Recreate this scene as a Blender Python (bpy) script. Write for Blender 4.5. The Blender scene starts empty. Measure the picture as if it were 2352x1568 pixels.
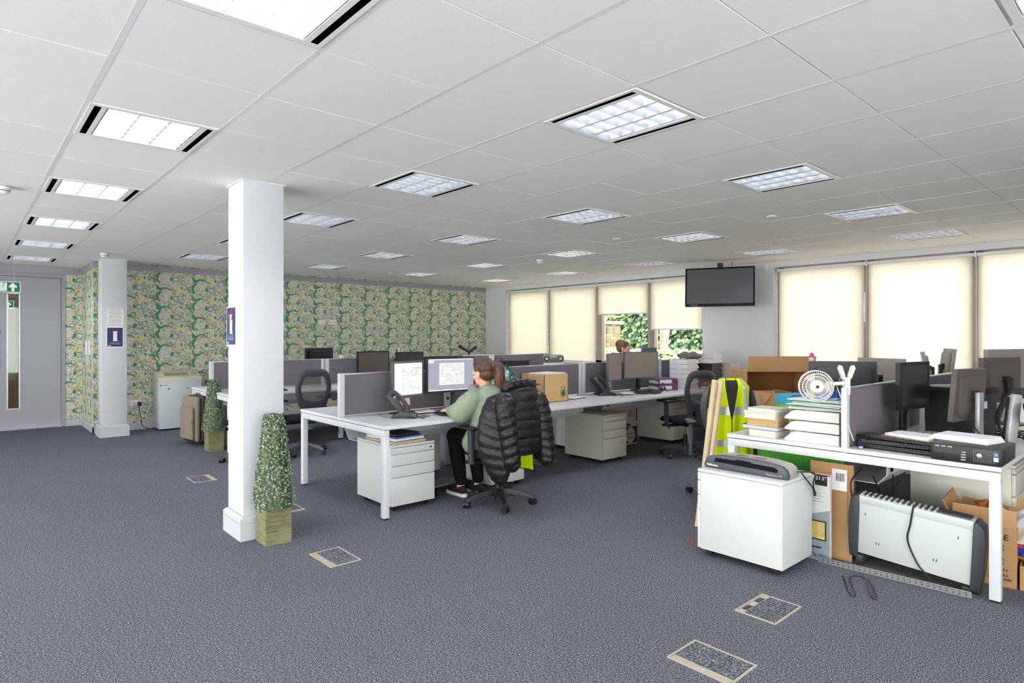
import bpy, bmesh, math, random
from mathutils import Vector, Matrix, Euler
import numpy as np

# ------------------------------------------------------------------ camera, sky, exposure
SC = bpy.context.scene
COL = SC.collection
PI = math.pi
F, CX, CY, TH = 1409.0, 1147.3, 772.9, math.radians(41.236)   # focal length (px), principal point (px), heading
HC = 1.43                                                      # eye height
ZC = 2.538                                                     # ceiling height
cam_d = bpy.data.cameras.new('camera'); cam = bpy.data.objects.new('camera', cam_d); COL.objects.link(cam)
cam.location = (0, 0, HC); cam.rotation_euler = (PI/2, 0, -TH)
cam_d.sensor_width = 36; cam_d.lens = 36*F/2352
cam_d.shift_x = (1176-CX)/2352; cam_d.shift_y = (CY-784)/2352
cam_d.clip_start = .05; cam_d.clip_end = 200
SC.camera = cam
SC.view_settings.view_transform = 'Standard'; SC.view_settings.look = 'None'
SC.view_settings.gamma = 1; SC.view_settings.use_curve_mapping = False
SC.view_settings.exposure = 0.04
SC.cycles.max_bounces = 10; SC.cycles.diffuse_bounces = 6; SC.cycles.transparent_max_bounces = 16
SC.cycles.sample_clamp_indirect = 6; SC.cycles.caustics_reflective = False; SC.cycles.caustics_refractive = False
SKY = 9.5; LAMP = 85.0
world = bpy.data.worlds.new('sky'); SC.world = world; world.use_nodes = True
bg = world.node_tree.nodes['Background']; bg.inputs[0].default_value = (1, .985, .965, 1); bg.inputs[1].default_value = SKY

sun_d = bpy.data.lights.new('sun', 'SUN'); sun_d.energy = 4.0; sun_d.angle = math.radians(6); sun_d.color = (1, .96, .88)
sun = bpy.data.objects.new('sun', sun_d); COL.objects.link(sun); sun.rotation_euler = Vector((-.62, -.25, -.75)).to_track_quat('-Z', 'Y').to_euler()

# ------------------------------------------------------------------ pixel -> place (a pixel gives a direction, a plane gives the distance)
_c, _s = math.cos(TH), math.sin(TH)
def ray(u, v):
    a = (u-CX)/F
    return Vector((a*_c+_s, -a*_s+_c, -(v-CY)/F))
EYE = Vector((0, 0, HC))
def onZ(u, v, z=0.0): d = ray(u, v); return EYE+d*((z-HC)/d.z)
def onX(u, v, x): d = ray(u, v); return EYE+d*(x/d.x)
def onY(u, v, y): d = ray(u, v); return EYE+d*(y/d.y)

# ------------------------------------------------------------------ materials
def S(r, g, b):
    f = lambda c: (c/255/12.92) if c/255 <= .04045 else ((c/255+.055)/1.055)**2.4
    return (f(r), f(g), f(b), 1)
MATS = {}
class G:
    """tiny node-graph helper"""
    def __init__(s, name):
        s.m = bpy.data.materials.new(name); s.m.use_nodes = True; s.t = s.m.node_tree
        s.bsdf = s.t.nodes['Principled BSDF']; s.out = s.t.nodes['Material Output']
    def n(s, typ, **kw):
        n = s.t.nodes.new(typ)
        for k, v in kw.items(): setattr(n, k, v)
        return n
    def put(s, sock, v):
        if isinstance(v, bpy.types.NodeSocket): s.t.links.new(v, sock)
        elif v is not None: sock.default_value = v
    def math(s, op, a, b=None, c=None, clamp=False):
        n = s.n('ShaderNodeMath', operation=op); n.use_clamp = clamp
        for i, v in enumerate((a, b, c)):
            if v is not None: s.put(n.inputs[i], v)
        return n.outputs[0]
    def mix(s, f, a, b):
        n = s.n('ShaderNodeMix', data_type='RGBA'); s.put(n.inputs[0], f); s.put(n.inputs[6], a); s.put(n.inputs[7], b)
        return n.outputs[2]
    def ramp(s, f, stops, interp='LINEAR'):
        n = s.n('ShaderNodeValToRGB'); n.color_ramp.interpolation = interp
        e = n.color_ramp.elements
        while len(e) < len(stops): e.new(.5)
        for k, (p, c) in enumerate(stops): e[k].position = p; e[k].color = c
        s.put(n.inputs[0], f); return n.outputs[0]
    def coord(s, which='Object'): return s.n('ShaderNodeTexCoord').outputs[which]
    def noise(s, vec, scale, detail=2, rough=.5):
        n = s.n('ShaderNodeTexNoise'); s.put(n.inputs['Vector'], vec); n.inputs['Scale'].default_value = scale
        n.inputs['Detail'].default_value = detail; n.inputs['Roughness'].default_value = rough
        return n.outputs[0]
    def vmul(s, vec, xyz):
        n = s.n('ShaderNodeVectorMath', operation='MULTIPLY'); s.put(n.inputs[0], vec); n.inputs[1].default_value = xyz
        return n.outputs[0]
    def bump(s, h, strength=.3, dist=.01):
        n = s.n('ShaderNodeBump'); n.inputs['Strength'].default_value = strength; n.inputs['Distance'].default_value = dist
        s.put(n.inputs['Height'], h); s.t.links.new(n.outputs[0], s.bsdf.inputs['Normal'])
    def base(s, c, rough=.5, metal=0., spec=None, **kw):
        b = s.bsdf.inputs
        s.put(b['Base Color'], c); s.put(b['Roughness'], rough); b['Metallic'].default_value = metal
        if spec is not None: b['Specular IOR Level'].default_value = spec
        for k, v in kw.items(): s.put(b[k.replace('_', ' ')], v)
        return s
def mat(name, rgb, rough=.5, metal=0., spec=.5, var=0., vscale=8., bump=0., bscale=200., **kw):
    """plain painted / plastic / metal surface with a little procedural variation"""
    if name in MATS: return MATS[name]
    g = G(name); c = S(*rgb) if len(rgb) == 3 else rgb
    if var:
        nz = g.noise(g.coord(), vscale, 3)
        lo = tuple(x*(1-var) for x in c[:3])+(1,); hi = tuple(min(1, x*(1+var)) for x in c[:3])+(1,)
        c = g.ramp(nz, [(.3, lo), (.7, hi)])
    g.base(c, rough, metal, spec, **kw)
    if bump: g.bump(g.noise(g.coord(), bscale, 2), bump, .002)
    MATS[name] = g.m; return g.m
def emit(name, rgb, strength):
    g = G(name); g.base((0, 0, 0, 1), 1); g.bsdf.inputs['Emission Color'].default_value = S(*rgb)
    g.bsdf.inputs['Emission Strength'].default_value = strength; MATS[name] = g.m; return g.m

WHITE_PAINT = mat('white wall paint', (226, 226, 227), .7, spec=.2, bump=.05, bscale=120)
COL_PAINT = mat('white column paint', (206, 208, 213), .7, spec=.2, bump=.05, bscale=120)
WIN_PAINT = mat('pale grey wall paint', (214, 215, 217), .7, spec=.2, bump=.05, bscale=120)
GREY_TRIM = mat('lilac grey gloss paint', (160, 159, 167), .45)
SKIRT = mat('white skirting paint', (198, 198, 203), .4)
TILE_MAT = mat('mineral fibre ceiling tile', (242, 241, 238), .95, spec=.05, var=.015, vscale=90, bump=.25, bscale=700)
TEE_MAT = mat('white ceiling grid', (228, 228, 230), .4)
GAP_MAT = mat('grey void above tiles', (90, 88, 84), .9)
W_LAM = mat('white desk laminate', (218, 220, 222), .32)
W_MET = mat('white powder coat', (212, 213, 218), .38)
PED_MAT = mat('white pedestal steel', (208, 210, 209), .4)
PED_WARM = mat('off white pedestal steel', (204, 201, 190), .42)
BLACK = mat('black plastic', (22, 22, 24), .45)
BLACK_G = mat('black gloss plastic', (12, 12, 14), .15)
D_GREY = mat('dark grey plastic', (48, 48, 53), .45)
M_GREY = mat('mid grey plastic', (98, 98, 104), .45)
SILVER = mat('silver plastic', (176, 176, 180), .35, metal=.3)
ALU = mat('satin aluminium', (190, 190, 194), .35, metal=.8)
CHROME = mat('chrome', (205, 205, 208), .15, metal=1)
SCREEN_FAB = mat('grey screen fabric', (118, 112, 119), .95, spec=.05, bump=.2, bscale=900)
CARD = mat('brown cardboard', (186, 146, 104), .85, spec=.1, var=.05, vscale=6)
CARD_D = mat('brown cardboard inside', (158, 112, 72), .9, spec=.05, var=.05, vscale=6)
PAPER = mat('white paper', (236, 236, 238), .8, spec=.1)
CABLE = mat('black cable', (14, 14, 15), .5)

# carpet
g = G('grey flecked carpet'); co = g.coord()
n1 = g.noise(co, 210, 2, .7); n2 = g.noise(g.vmul(co, (1, 1.7, 1)), 95, 2, .6); n3 = g.noise(co, .9, 2)
fl = g.math('ADD', g.math('MULTIPLY', n1, .62), g.math('MULTIPLY', n2, .38))
col = g.ramp(fl, [(.38, S(30, 31, 34)), (.47, S(78, 80, 87)), (.55, S(119, 121, 129)), (.64, S(196, 198, 206))])
col = g.mix(g.math('MULTIPLY', n3, .22), col, S(62, 64, 69))
g.base(col, .98, spec=.02); g.bump(fl, .4, .002); CARPET = g.m

# floral wallpaper: a generic repeating scroll of leaves, stems and small flowers
def wallpaper():
    g = G('floral scroll wallpaper')
    sep = g.n('ShaderNodeSeparateXYZ'); g.put(sep.inputs[0], g.coord())
    h = g.math('ADD', sep.outputs[0], sep.outputs[1])          # along the wall (walls run along X or Y)
    v = sep.outputs[2]
    wob = g.noise(g.coord(), 9, 1)
    wv = g.math('MULTIPLY', g.math('SUBTRACT', wob, .5), .05)
    RX, RZ = .52, .30
    def cell(ox, oz, half):                                    # local coords in a repeat, with half drop
        a = g.math('DIVIDE', g.math('ADD', g.math('ADD', h, wv), ox), RX)
        fa = g.math('FLOOR', a); x = g.math('MULTIPLY', g.math('SUBTRACT', g.math('SUBTRACT', a, fa), .5), RX)
        b = g.math('ADD', g.math('DIVIDE', g.math('ADD', g.math('ADD', v, wv), oz), RZ), g.math('MULTIPLY', fa, half))
        z = g.math('MULTIPLY', g.math('SUBTRACT', g.math('FRACT', b), .5), RZ)
        return x, z
    def disc(x, z, cx, cz, rx, rz, soft=.012):
        dx = g.math('DIVIDE', g.math('SUBTRACT', x, cx), rx); dz = g.math('DIVIDE', g.math('SUBTRACT', z, cz), rz)
        r = g.math('SQRT', g.math('ADD', g.math('MULTIPLY', dx, dx), g.math('MULTIPLY', dz, dz)))
        return g.math('MULTIPLY', g.math('SUBTRACT', 1.0, r), rx/soft*4, clamp=True)
    def ring(x, z, cx, cz, R, w):
        dx = g.math('SUBTRACT', x, cx); dz = g.math('SUBTRACT', z, cz)
        r = g.math('SQRT', g.math('ADD', g.math('MULTIPLY', dx, dx), g.math('MULTIPLY', dz, dz)))
        return g.math('MULTIPLY', g.math('SUBTRACT', w, g.math('ABSOLUTE', g.math('SUBTRACT', r, R))), 200, clamp=True)
    mx = lambda a, b: g.math('MAXIMUM', a, b)
    sub = lambda a, b: g.math('MULTIPLY', a, g.math('SUBTRACT', 1.0, b))
    # cream ground filled with outlined petals
    vo = g.n('ShaderNodeTexVoronoi', feature='DISTANCE_TO_EDGE'); g.put(vo.inputs['Vector'], g.coord()); vo.inputs['Scale'].default_value = 30
    vc = g.n('ShaderNodeTexVoronoi'); g.put(vc.inputs['Vector'], g.coord()); vc.inputs['Scale'].default_value = 30
    pet = g.ramp(g.n_sep(vc.outputs['Color']), [(.0, S(232, 228, 212)), (.34, S(216, 212, 192)), (.55, S(206, 200, 204)), (.72, S(206, 214, 192)), (.9, S(226, 214, 170))], 'CONSTANT')
    edge = g.math('LESS_THAN', vo.outputs['Distance'], .055)
    c = g.mix(g.math('MULTIPLY', edge, .6), pet, S(140, 156, 132))
    small = g.math('GREATER_THAN', g.noise(g.coord(), 26, 1), .60)
    c = g.mix(g.math('MULTIPLY', small, .7), c, S(116, 150, 124))
    x, z = cell(0, 0, .5)
    # tan stems, a winding line
    sw = g.math('MULTIPLY', g.math('SINE', g.math('MULTIPLY', z, 2*PI/RZ)), .05)
    stem = g.math('MULTIPLY', g.math('SUBTRACT', .012, g.math('ABSOLUTE', g.math('SUBTRACT', g.math('ADD', x, .16), sw))), 200, clamp=True)
    c = g.mix(stem, c, S(172, 152, 118))
    # large flower heads in cream and pink
    c = g.mix(g.math('MULTIPLY', disc(x, z, -.02, -.01, .062, .05), .6), c, S(228, 220, 208))
    c = g.mix(ring(x, z, -.02, -.01, .036, .006), c, S(190, 168, 176))
    c = g.mix(disc(x, z, .17, .06, .05, .042), c, S(226, 218, 188))
    c = g.mix(ring(x, z, .17, .06, .028, .005), c, S(178, 164, 120))
    # big green leaves: crescents
    leaf = sub(disc(x, z, -.03, .045, .100, .070), disc(x, z, -.018, .022, .092, .068))
    leaf = mx(leaf, sub(disc(x, z, -.125, -.04, .05, .075), disc(x, z, -.10, -.045, .034, .06)))
    leaf = mx(leaf, disc(x, z, -.13, .085, .034, .03))
    leaf = mx(leaf, disc(x, z, .055, -.055, .022, .04))
    c = g.mix(leaf, c, S(84, 148, 112))
    # dark scrolls
    scr = mx(ring(x, z, .12, -.06, .042, .008), ring(x, z, .21, -.10, .034, .007))
    scr = mx(scr, ring(x, z, .04, .115, .034, .007)); scr = mx(scr, ring(x, z, -.22, .0, .03, .007))
    c = g.mix(scr, c, S(108, 138, 120))
    # second, mirrored layer of smaller leaves between
    x2, z2 = cell(.26, .11, .5)
    l2 = sub(disc(x2, z2, .03, .02, .06, .05), disc(x2, z2, .02, .0, .055, .05)); l2 = mx(l2, disc(x2, z2, -.06, .06, .020, .028)); l2 = mx(l2, disc(x2, z2, .11, -.07, .018, .03)); l2 = mx(l2, ring(x2, z2, -.07, -.05, .03, .006))
    c = g.mix(l2, c, S(98, 150, 118))
    # yellow flowers
    y = mx(disc(x, z, .085, .018, .022, .022), disc(x, z, .11, .062, .019, .02))
    c = g.mix(y, c, S(206, 178, 62))
    dot = mx(disc(x, z, .0, -.12, .012, .012), disc(x, z, -.21, .10, .016, .014))
    c = g.mix(dot, c, S(214, 188, 96))
    g.base(c, .8, spec=.15); return g.m
def _nsep(s, colsock):
    n = s.n('ShaderNodeSeparateColor'); s.put(n.inputs[0], colsock); return n.outputs[0]
G.n_sep = _nsep
WALLPAPER = wallpaper()

# window blind fabric: lets light through
g = G('cream roller blind fabric'); co = g.coord()
nz = g.noise(g.vmul(co, (1, 60, 4)), 6, 2); nz2 = g.noise(g.vmul(co, (1, 4, 60)), 6, 2)
cc = g.ramp(g.math('MULTIPLY', g.math('ADD', nz, nz2), .5), [(.3, S(239, 233, 223)), (.7, S(246, 241, 232))])
d = g.n('ShaderNodeBsdfDiffuse'); t = g.n('ShaderNodeBsdfTranslucent'); m = g.n('ShaderNodeMixShader')
g.put(d.inputs[0], cc); g.put(t.inputs[0], cc); m.inputs[0].default_value = .64
g.t.links.new(d.outputs[0], m.inputs[1]); g.t.links.new(t.outputs[0], m.inputs[2]); g.t.links.new(m.outputs[0], g.out.inputs[0])
BLIND = g.m
# window glass: a thin clear pane with a reflection
def glass(name, tint=(1, 1, 1, 1), refl=.06):
    g = G(name); tr = g.n('ShaderNodeBsdfTransparent'); gl = g.n('ShaderNodeBsdfGlossy'); m = g.n('ShaderNodeMixShader')
    tr.inputs[0].default_value = tint; gl.inputs['Roughness'].default_value = .02
    lw = g.n('ShaderNodeLayerWeight'); lw.inputs[0].default_value = .3
    g.put(m.inputs[0], g.math('ADD', g.math('MULTIPLY', lw.outputs['Fresnel'], .6), refl*.3))
    g.t.links.new(tr.outputs[0], m.inputs[1]); g.t.links.new(gl.outputs[0], m.inputs[2]); g.t.links.new(m.outputs[0], g.out.inputs[0])
    return g.m
GLASS = glass('window glass', (.96, .98, .97, 1))

# ------------------------------------------------------------------ mesh helpers
class M:
    def __init__(s): s.b = bmesh.new(); s.mats = []
    def mi(s, m):
        if m is None: return 0
        if m not in s.mats: s.mats.append(m)
        return s.mats.index(m)
    def _fin(s, verts, faces, m, mtx):
        k = s.mi(m)
        for f in faces: f.material_index = k
        if mtx is not None: bmesh.ops.transform(s.b, matrix=mtx, verts=verts)
    def box(s, x0, x1, y0, y1, z0, z1, m=None, bev=0, seg=2, mtx=None, edges=None):
        r = bmesh.ops.create_cube(s.b, size=1)['verts']
        for v in r: v.co = Vector((x0+(v.co.x+.5)*(x1-x0), y0+(v.co.y+.5)*(y1-y0), z0+(v.co.z+.5)*(z1-z0)))
        fs = list({f for v in r for f in v.link_faces})
        if bev:
            es = list({e for v in r for e in v.link_edges})
            if edges:   # 'x','y','z': only the edges along these axes
                es = [e for e in es if 'xyz'[max(range(3), key=lambda i: abs((e.verts[0].co-e.verts[1].co)[i]))] in edges]
            o = bmesh.ops.bevel(s.b, geom=es, offset=bev, segments=seg, affect='EDGES', profile=.5)
            fs = list({f for f in o['faces']} | {f for f in fs if f.is_valid}); r = list({v for f in fs for v in f.verts})
            fs = list({f for v in r for f in v.link_faces})
        s._fin(r, fs, m, mtx); return s
    def cyl(s, p, q, r, r2=None, n=12, m=None, caps=True, mtx=None):
        p, q = Vector(p), Vector(q); d = q-p; r2 = r if r2 is None else r2
        rr = bmesh.ops.create_cone(s.b, cap_ends=caps, segments=n, radius1=max(r, 1e-5), radius2=max(r2, 1e-5), depth=d.length)['verts']
        R = Matrix.Translation((p+q)/2) @ d.to_track_quat('Z', 'Y').to_matrix().to_4x4()
        bmesh.ops.transform(s.b, matrix=R, verts=rr)
        s._fin(rr, {f for v in rr for f in v.link_faces}, m, mtx); return s
    def tube(s, pts, r, n=8, m=None, closed=False, mtx=None, flat=1.0):
        pts = [Vector(p) for p in pts]; N = len(pts); rs = r if isinstance(r, (list, tuple)) else [r]*N
        rings = []; prev = None
        for i, p in enumerate(pts):
            a = pts[(i-1) % N] if (closed or i > 0) else p; b = pts[(i+1) % N] if (closed or i < N-1) else p
            t = (b-a).normalized()
            if prev is None:
                up = Vector((0, 0, 1)) if abs(t.z) < .9 else Vector((1, 0, 0))
                u = t.cross(up).normalized()
            else:
                u = prev-t*prev.dot(t)
                u = u.normalized() if u.length > 1e-6 else t.orthogonal().normalized()
            prev = u; w = t.cross(u)
            rings.append([s.b.verts.new(p+(u*math.cos(2*PI*k/n)+w*math.sin(2*PI*k/n)*flat)*rs[i]) for k in range(n)])
        fs = []
        for i in range(N if closed else N-1):
            A, B = rings[i], rings[(i+1) % N]
            for k in range(n): fs.append(s.b.faces.new((A[k], A[(k+1) % n], B[(k+1) % n], B[k])))
        if not closed:
            fs.append(s.b.faces.new(rings[0][::-1])); fs.append(s.b.faces.new(rings[-1]))
        s._fin([v for R in rings for v in R], fs, m, mtx); return s
    def lathe(s, prof, n=20, m=None, mtx=None):
        rings = [[s.b.verts.new((r*math.cos(2*PI*k/n), r*math.sin(2*PI*k/n), z)) for k in range(n)] if r > 1e-6 else [s.b.verts.new((0, 0, z))] for r, z in prof]
        fs = []
        for A, B in zip(rings, rings[1:]):
            for k in range(n):
                q = [A[k % len(A)], A[(k+1) % len(A)], B[(k+1) % len(B)], B[k % len(B)]]
                q = list(dict.fromkeys(q))
                if len(q) > 2: fs.append(s.b.faces.new(q))
        for R, rev in ((rings[0], True), (rings[-1], False)):
            if len(R) > 2: fs.append(s.b.faces.new(R[::-1] if rev else R))
        s._fin([v for R in rings for v in R], fs, m, mtx); return s
    def prism(s, poly, d0, d1, axis='z', m=None, mtx=None, bev=0):
        """polygon (a,b) extruded along axis: z->(a,b,d) x->(d,a,b) y->(a,d,b)"""
        P = {'z': lambda a, b, d: (a, b, d), 'x': lambda a, b, d: (d, a, b), 'y': lambda a, b, d: (a, d, b)}[axis]
        A = [s.b.verts.new(P(a, b, d0)) for a, b in poly]; B = [s.b.verts.new(P(a, b, d1)) for a, b in poly]; n = len(poly)
        fs = [s.b.faces.new(A[::-1]), s.b.faces.new(B)]
        for k in range(n): fs.append(s.b.faces.new((A[k], A[(k+1) % n], B[(k+1) % n], B[k])))
        bmesh.ops.recalc_face_normals(s.b, faces=fs)
        if bev:
            es = [e for f in fs[:2] for e in f.edges]
            o = bmesh.ops.bevel(s.b, geom=es, offset=bev, segments=2, affect='EDGES', profile=.5)
            vs = {v for f in o['faces'] for v in f.verts} | {v for v in A+B if v.is_valid}
            fs = list({f for v in vs for f in v.link_faces}); A, B = list(vs), []
        s._fin(A+B, fs, m, mtx); return s
    def quad(s, pts, m=None):
        f = s.b.faces.new([s.b.verts.new(p) for p in pts]); f.material_index = s.mi(m); return s
    def grid(s, fn, nu, nv, m=None, cu=False, cv=False, mtx=None):
        V = [[s.b.verts.new(fn(i/(nu if cu else nu-1), j/(nv if cv else nv-1))) for j in range(nv)] for i in range(nu)]
        fs = []
        for i in range(nu if cu else nu-1):
            for j in range(nv if cv else nv-1):
                fs.append(s.b.faces.new((V[i][j], V[(i+1) % nu][j], V[(i+1) % nu][(j+1) % nv], V[i][(j+1) % nv])))
        s._fin([v for R in V for v in R], fs, m, mtx); return s
    def ell(s, c, r, m=None, u=16, v=10, mtx=None):
        rr = bmesh.ops.create_uvsphere(s.b, u_segments=u, v_segments=v, radius=1)['verts']
        T = Matrix.Translation(c) @ Matrix.Diagonal((*(r if isinstance(r, (list, tuple)) else (r, r, r)), 1))
        bmesh.ops.transform(s.b, matrix=T, verts=rr); s._fin(rr, {f for q in rr for f in q.link_faces}, m, mtx); return s
    def mesh(s, name, mats=None, smooth=None):
        me = bpy.data.meshes.new(name); bmesh.ops.recalc_face_normals(s.b, faces=s.b.faces[:]) if smooth != 'raw' else None
        s.b.to_mesh(me); s.b.free()
        for m in (mats or s.mats): me.materials.append(m)
        if smooth not in (None, 'raw'):
            for p in me.polygons: p.use_smooth = True
            me.set_sharp_from_angle(angle=math.radians(smooth))
        return me
    def obj(s, name, m=None, parent=None, smooth=35, loc=None, rot=None):
        me = s.mesh(name, [m] if m is not None and not s.mats else None, smooth)
        return put(name, me, parent, loc, rot)
def put(name, me, parent=None, loc=None, rot=None):
    o = bpy.data.objects.new(name, me); COL.objects.link(o)
    if parent is not None: o.parent = parent
    if loc is not None: o.location = loc
    if rot is not None: o.rotation_euler = rot
    return o
def tag(o, label, cat=None, group=None, kind=None):
    if label: o['label'] = label
    if cat: o['category'] = cat
    if group: o['group'] = group
    if kind: o['kind'] = kind
    return o
def thing(name, label, cat, loc=(0, 0, 0), rz=0, group=None, rot=None):
    o = bpy.data.objects.new(name, None); COL.objects.link(o); o.empty_display_size = .05
    o.location = loc; o.rotation_euler = rot if rot is not None else (0, 0, rz)
    return tag(o, label, cat, group)
def struct(o, label=None): o['kind'] = 'structure'; (tag(o, label) if label else None); return o
def copy_tree(o, label=None, loc=None, rz=None, parent=None):
    c = o.copy(); COL.objects.link(c); c.parent = parent
    if label: c['label'] = label
    if loc is not None: c.location = loc
    if rz is not None: c.rotation_euler = (0, 0, rz)
    for ch in o.children: copy_tree(ch, parent=c)
    return c
def T(x=0, y=0, z=0, rx=0, ry=0, rz=0, sc=1):
    return Matrix.Translation((x, y, z)) @ Euler((rx, ry, rz)).to_matrix().to_4x4() @ Matrix.Scale(sc, 4)
def text(name, body, size, m, parent, loc, rot=(0, 0, 0), align='CENTER', ext=.0006, bold=0):
    cu = bpy.data.curves.new(name, 'FONT'); cu.body = body; cu.size = size; cu.align_x = align; cu.align_y = 'CENTER'
    cu.extrude = ext; cu.offset = bold; cu.resolution_u = 2
    tmp = bpy.data.objects.new(name, cu); COL.objects.link(tmp)
    bpy.context.view_layer.update()
    me = bpy.data.meshes.new_from_object(tmp.evaluated_get(bpy.context.evaluated_depsgraph_get()))
    bpy.data.objects.remove(tmp); me.materials.clear(); me.materials.append(m)
    return put(name, me, parent, loc, rot)
def rrect(w, h, r, n=5, cx=0, cy=0):
    out = []
    for sx, sy, a0 in ((1, 1, 0), (-1, 1, 90), (-1, -1, 180), (1, -1, 270)):
        for k in range(n+1):
            a = math.radians(a0+90*k/n); out.append((cx+sx*(w/2-r)+r*math.cos(a), cy+sy*(h/2-r)+r*math.sin(a)))
    return out
def spline(pts, n=8, closed=False):
    """Catmull-Rom through points"""
    P = [Vector(p) for p in pts]; out = []; N = len(P)
    for i in range(N if closed else N-1):
        g = lambda k: P[k % N] if closed else P[max(0, min(N-1, k))]
        a, b, c, d = g(i-1), g(i), g(i+1), g(i+2)
        for k in range(n):
            t = k/n; out.append(.5*((2*b)+(c-a)*t+(2*a-5*b+4*c-d)*t*t+(3*b-a-3*c+d)*t**3))
    if not closed: out.append(P[-1])
    return out
RNG = random.Random(7)

# ================================================================== THE SETTING
WX, BY, DY, NX = 9.05, 10.80, 11.95, 1.47        # window wall, papered back wall, door wall, nib between them
X0, Y0 = -3.2, -3.2                              # the walls behind the camera
struct(M().box(X0, WX, Y0, DY, -.1, 0).obj('floor', CARPET, smooth=None), 'dark grey flecked office carpet')

# ---- ceiling: grid and tiles
GX, GY, TS = .446, 2.8446, .6
lights = [(i, j) for i in (-2, 1, 4, 7, 10, 13) for j in (0, 3, 6, 9, 12) if not (i == 13 and j > 0)] + [(-2, -3), (1, -3), (4, -3), (-5, 0), (-5, 3), (-5, 6), (-5, 9), (-5, 12)]
ceil = struct(M().box(X0, WX, Y0, DY, ZC+.10, ZC+.16, GAP_MAT).obj('ceiling', smooth=None), 'suspended ceiling of white mineral fibre tiles')
tee = M()
for j in range(-7, 16):
    x = GX+TS*j
    if X0 < x < WX: tee.box(x-.012, x+.012, Y0, DY, ZC+.0005, ZC+.03, TEE_MAT)
for i in range(-11, 17):
    y = GY+TS*i
    if Y0 < y < DY: tee.box(X0, WX, y-.012, y+.012, ZC+.0095, ZC+.029, TEE_MAT)
tee.obj('ceiling_grid', parent=ceil, smooth=None)
tile_me = M().prism([(-.2935, -.2972), (.2935, -.2972), (.2935, .2972), (-.2935, .2972)], 0, .015, m=TILE_MAT, bev=.0008).mesh('ceiling_tile')
cells = []
def pxarea(x, y):
    pts = []
    for dx, dy in ((-.3, -.3), (.3, -.3), (.3, .3), (-.3, .3)):
        xx, yy = x+dx, y+dy; d = xx*_s+yy*_c
        if d < .3: return -1
        pts.append((CX+F*(xx*_c-yy*_s)/d, CY-F*(ZC-HC)/d))
    if max(p[0] for p in pts) < -60 or min(p[0] for p in pts) > 2412 or max(p[1] for p in pts) < -60: return 0
    return abs(sum(a[0]*b[1]-b[0]*a[1] for a, b in zip(pts, pts[1:]+pts[:1])))/2
for i in range(-11, 17):
    for j in range(-7, 15):
        if (i, j) in lights: continue
        x, y = GX+TS*(j+.5), GY+TS*(i+.5)
        if x > NX+.3 and y > BY: continue
        cells.append((pxarea(x, y), x, y))
cells.sort(key=lambda c: -c[0])
rest = M()
for k, (a, x, y) in enumerate(cells):
    x1 = min(.2935, WX-.002-x); y1 = min(.2972, DY-.002-y); x0 = max(-.2935, X0+.002-x); y0 = max(-.2972, Y0+.002-y)
    if x1-x0 < .02 or y1-y0 < .02: continue
    if k < 300 and a > 0 and x1 > .28 and y1 > .28:
        put('ceiling_tile', tile_me, ceil, (x, y, ZC+.0012+RNG.uniform(-.0005, .0005)))
    else: rest.box(x+x0, x+x1, y+y0, y+y1, ZC+.0012, ZC+.016, TILE_MAT)
o = rest.obj('ceiling_tile_field', parent=ceil, smooth=None); o['kind'] = 'stuff'

# ---- walls
def wallbox(name, a, m, label): return struct(M().box(*a, m).obj(name, smooth=None), label)
wall_back = wallbox('wall_back', (NX, WX+.25, BY, BY+.15, 0, ZC+.16), WALLPAPER, 'back wall papered in a green and cream floral scroll')
wall_nib = wallbox('wall_nib', (NX, NX+.13, BY+.15, DY+.1, 0, ZC+.16), WALLPAPER, 'short papered wall running back to the door')
DX1, DX0, DH = 1.195, .20, 2.36                   # door leaf right and left edge, height
wd = M().box(DX1+.05, NX, DY, DY+.12, 0, ZC+.16, WALLPAPER)
wd.box(X0, DX0-.05, DY, DY+.12, 0, ZC+.16, WIN_PAINT).box(DX0-.05, DX1+.05, DY, DY+.12, DH+.04, ZC+.16, GREY_TRIM)
struct(wd.obj('wall_door', smooth=None), 'wall around the grey door, papered strip beside it')
wl = M()
LW = [(-2.6, .2), (.6, 3.4), (3.8, 6.6), (7.0, 9.8)]     # unseen windows, added to brighten the ceiling and columns
ys = [Y0]+[v for w in LW for v in w]+[DY+.12]
for y0, y1 in zip(ys[::2], ys[1::2]): wl.box(X0-.15, X0, y0, y1, 0, ZC+.16, WHITE_PAINT)
for y0, y1 in LW: wl.box(X0-.15, X0, y0, y1, 0, .12, WHITE_PAINT).box(X0-.15, X0, y0, y1, 2.50, ZC+.16, WHITE_PAINT)
struct(wl.obj('wall_left', smooth=None), 'white wall left of the camera with windows added for light')
wf = M()
FW = [(-2.6, .2), (.6, 3.4)]  # openings added out of view to throw more daylight on the ceiling
xs = [X0]+[v for w in FW for v in w]+[WX+.25]
for x0, x1 in zip(xs[::2], xs[1::2]): wf.box(x0, x1, Y0-.15, Y0, 0, ZC+.16, WHITE_PAINT)
for x0, x1 in FW: wf.box(x0, x1, Y0-.15, Y0, 0, .12, WHITE_PAINT).box(x0, x1, Y0-.15, Y0, 2.50, ZC+.16, WHITE_PAINT)
struct(wf.obj('wall_front', smooth=None), 'white wall behind the camera with windows added for light')
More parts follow.
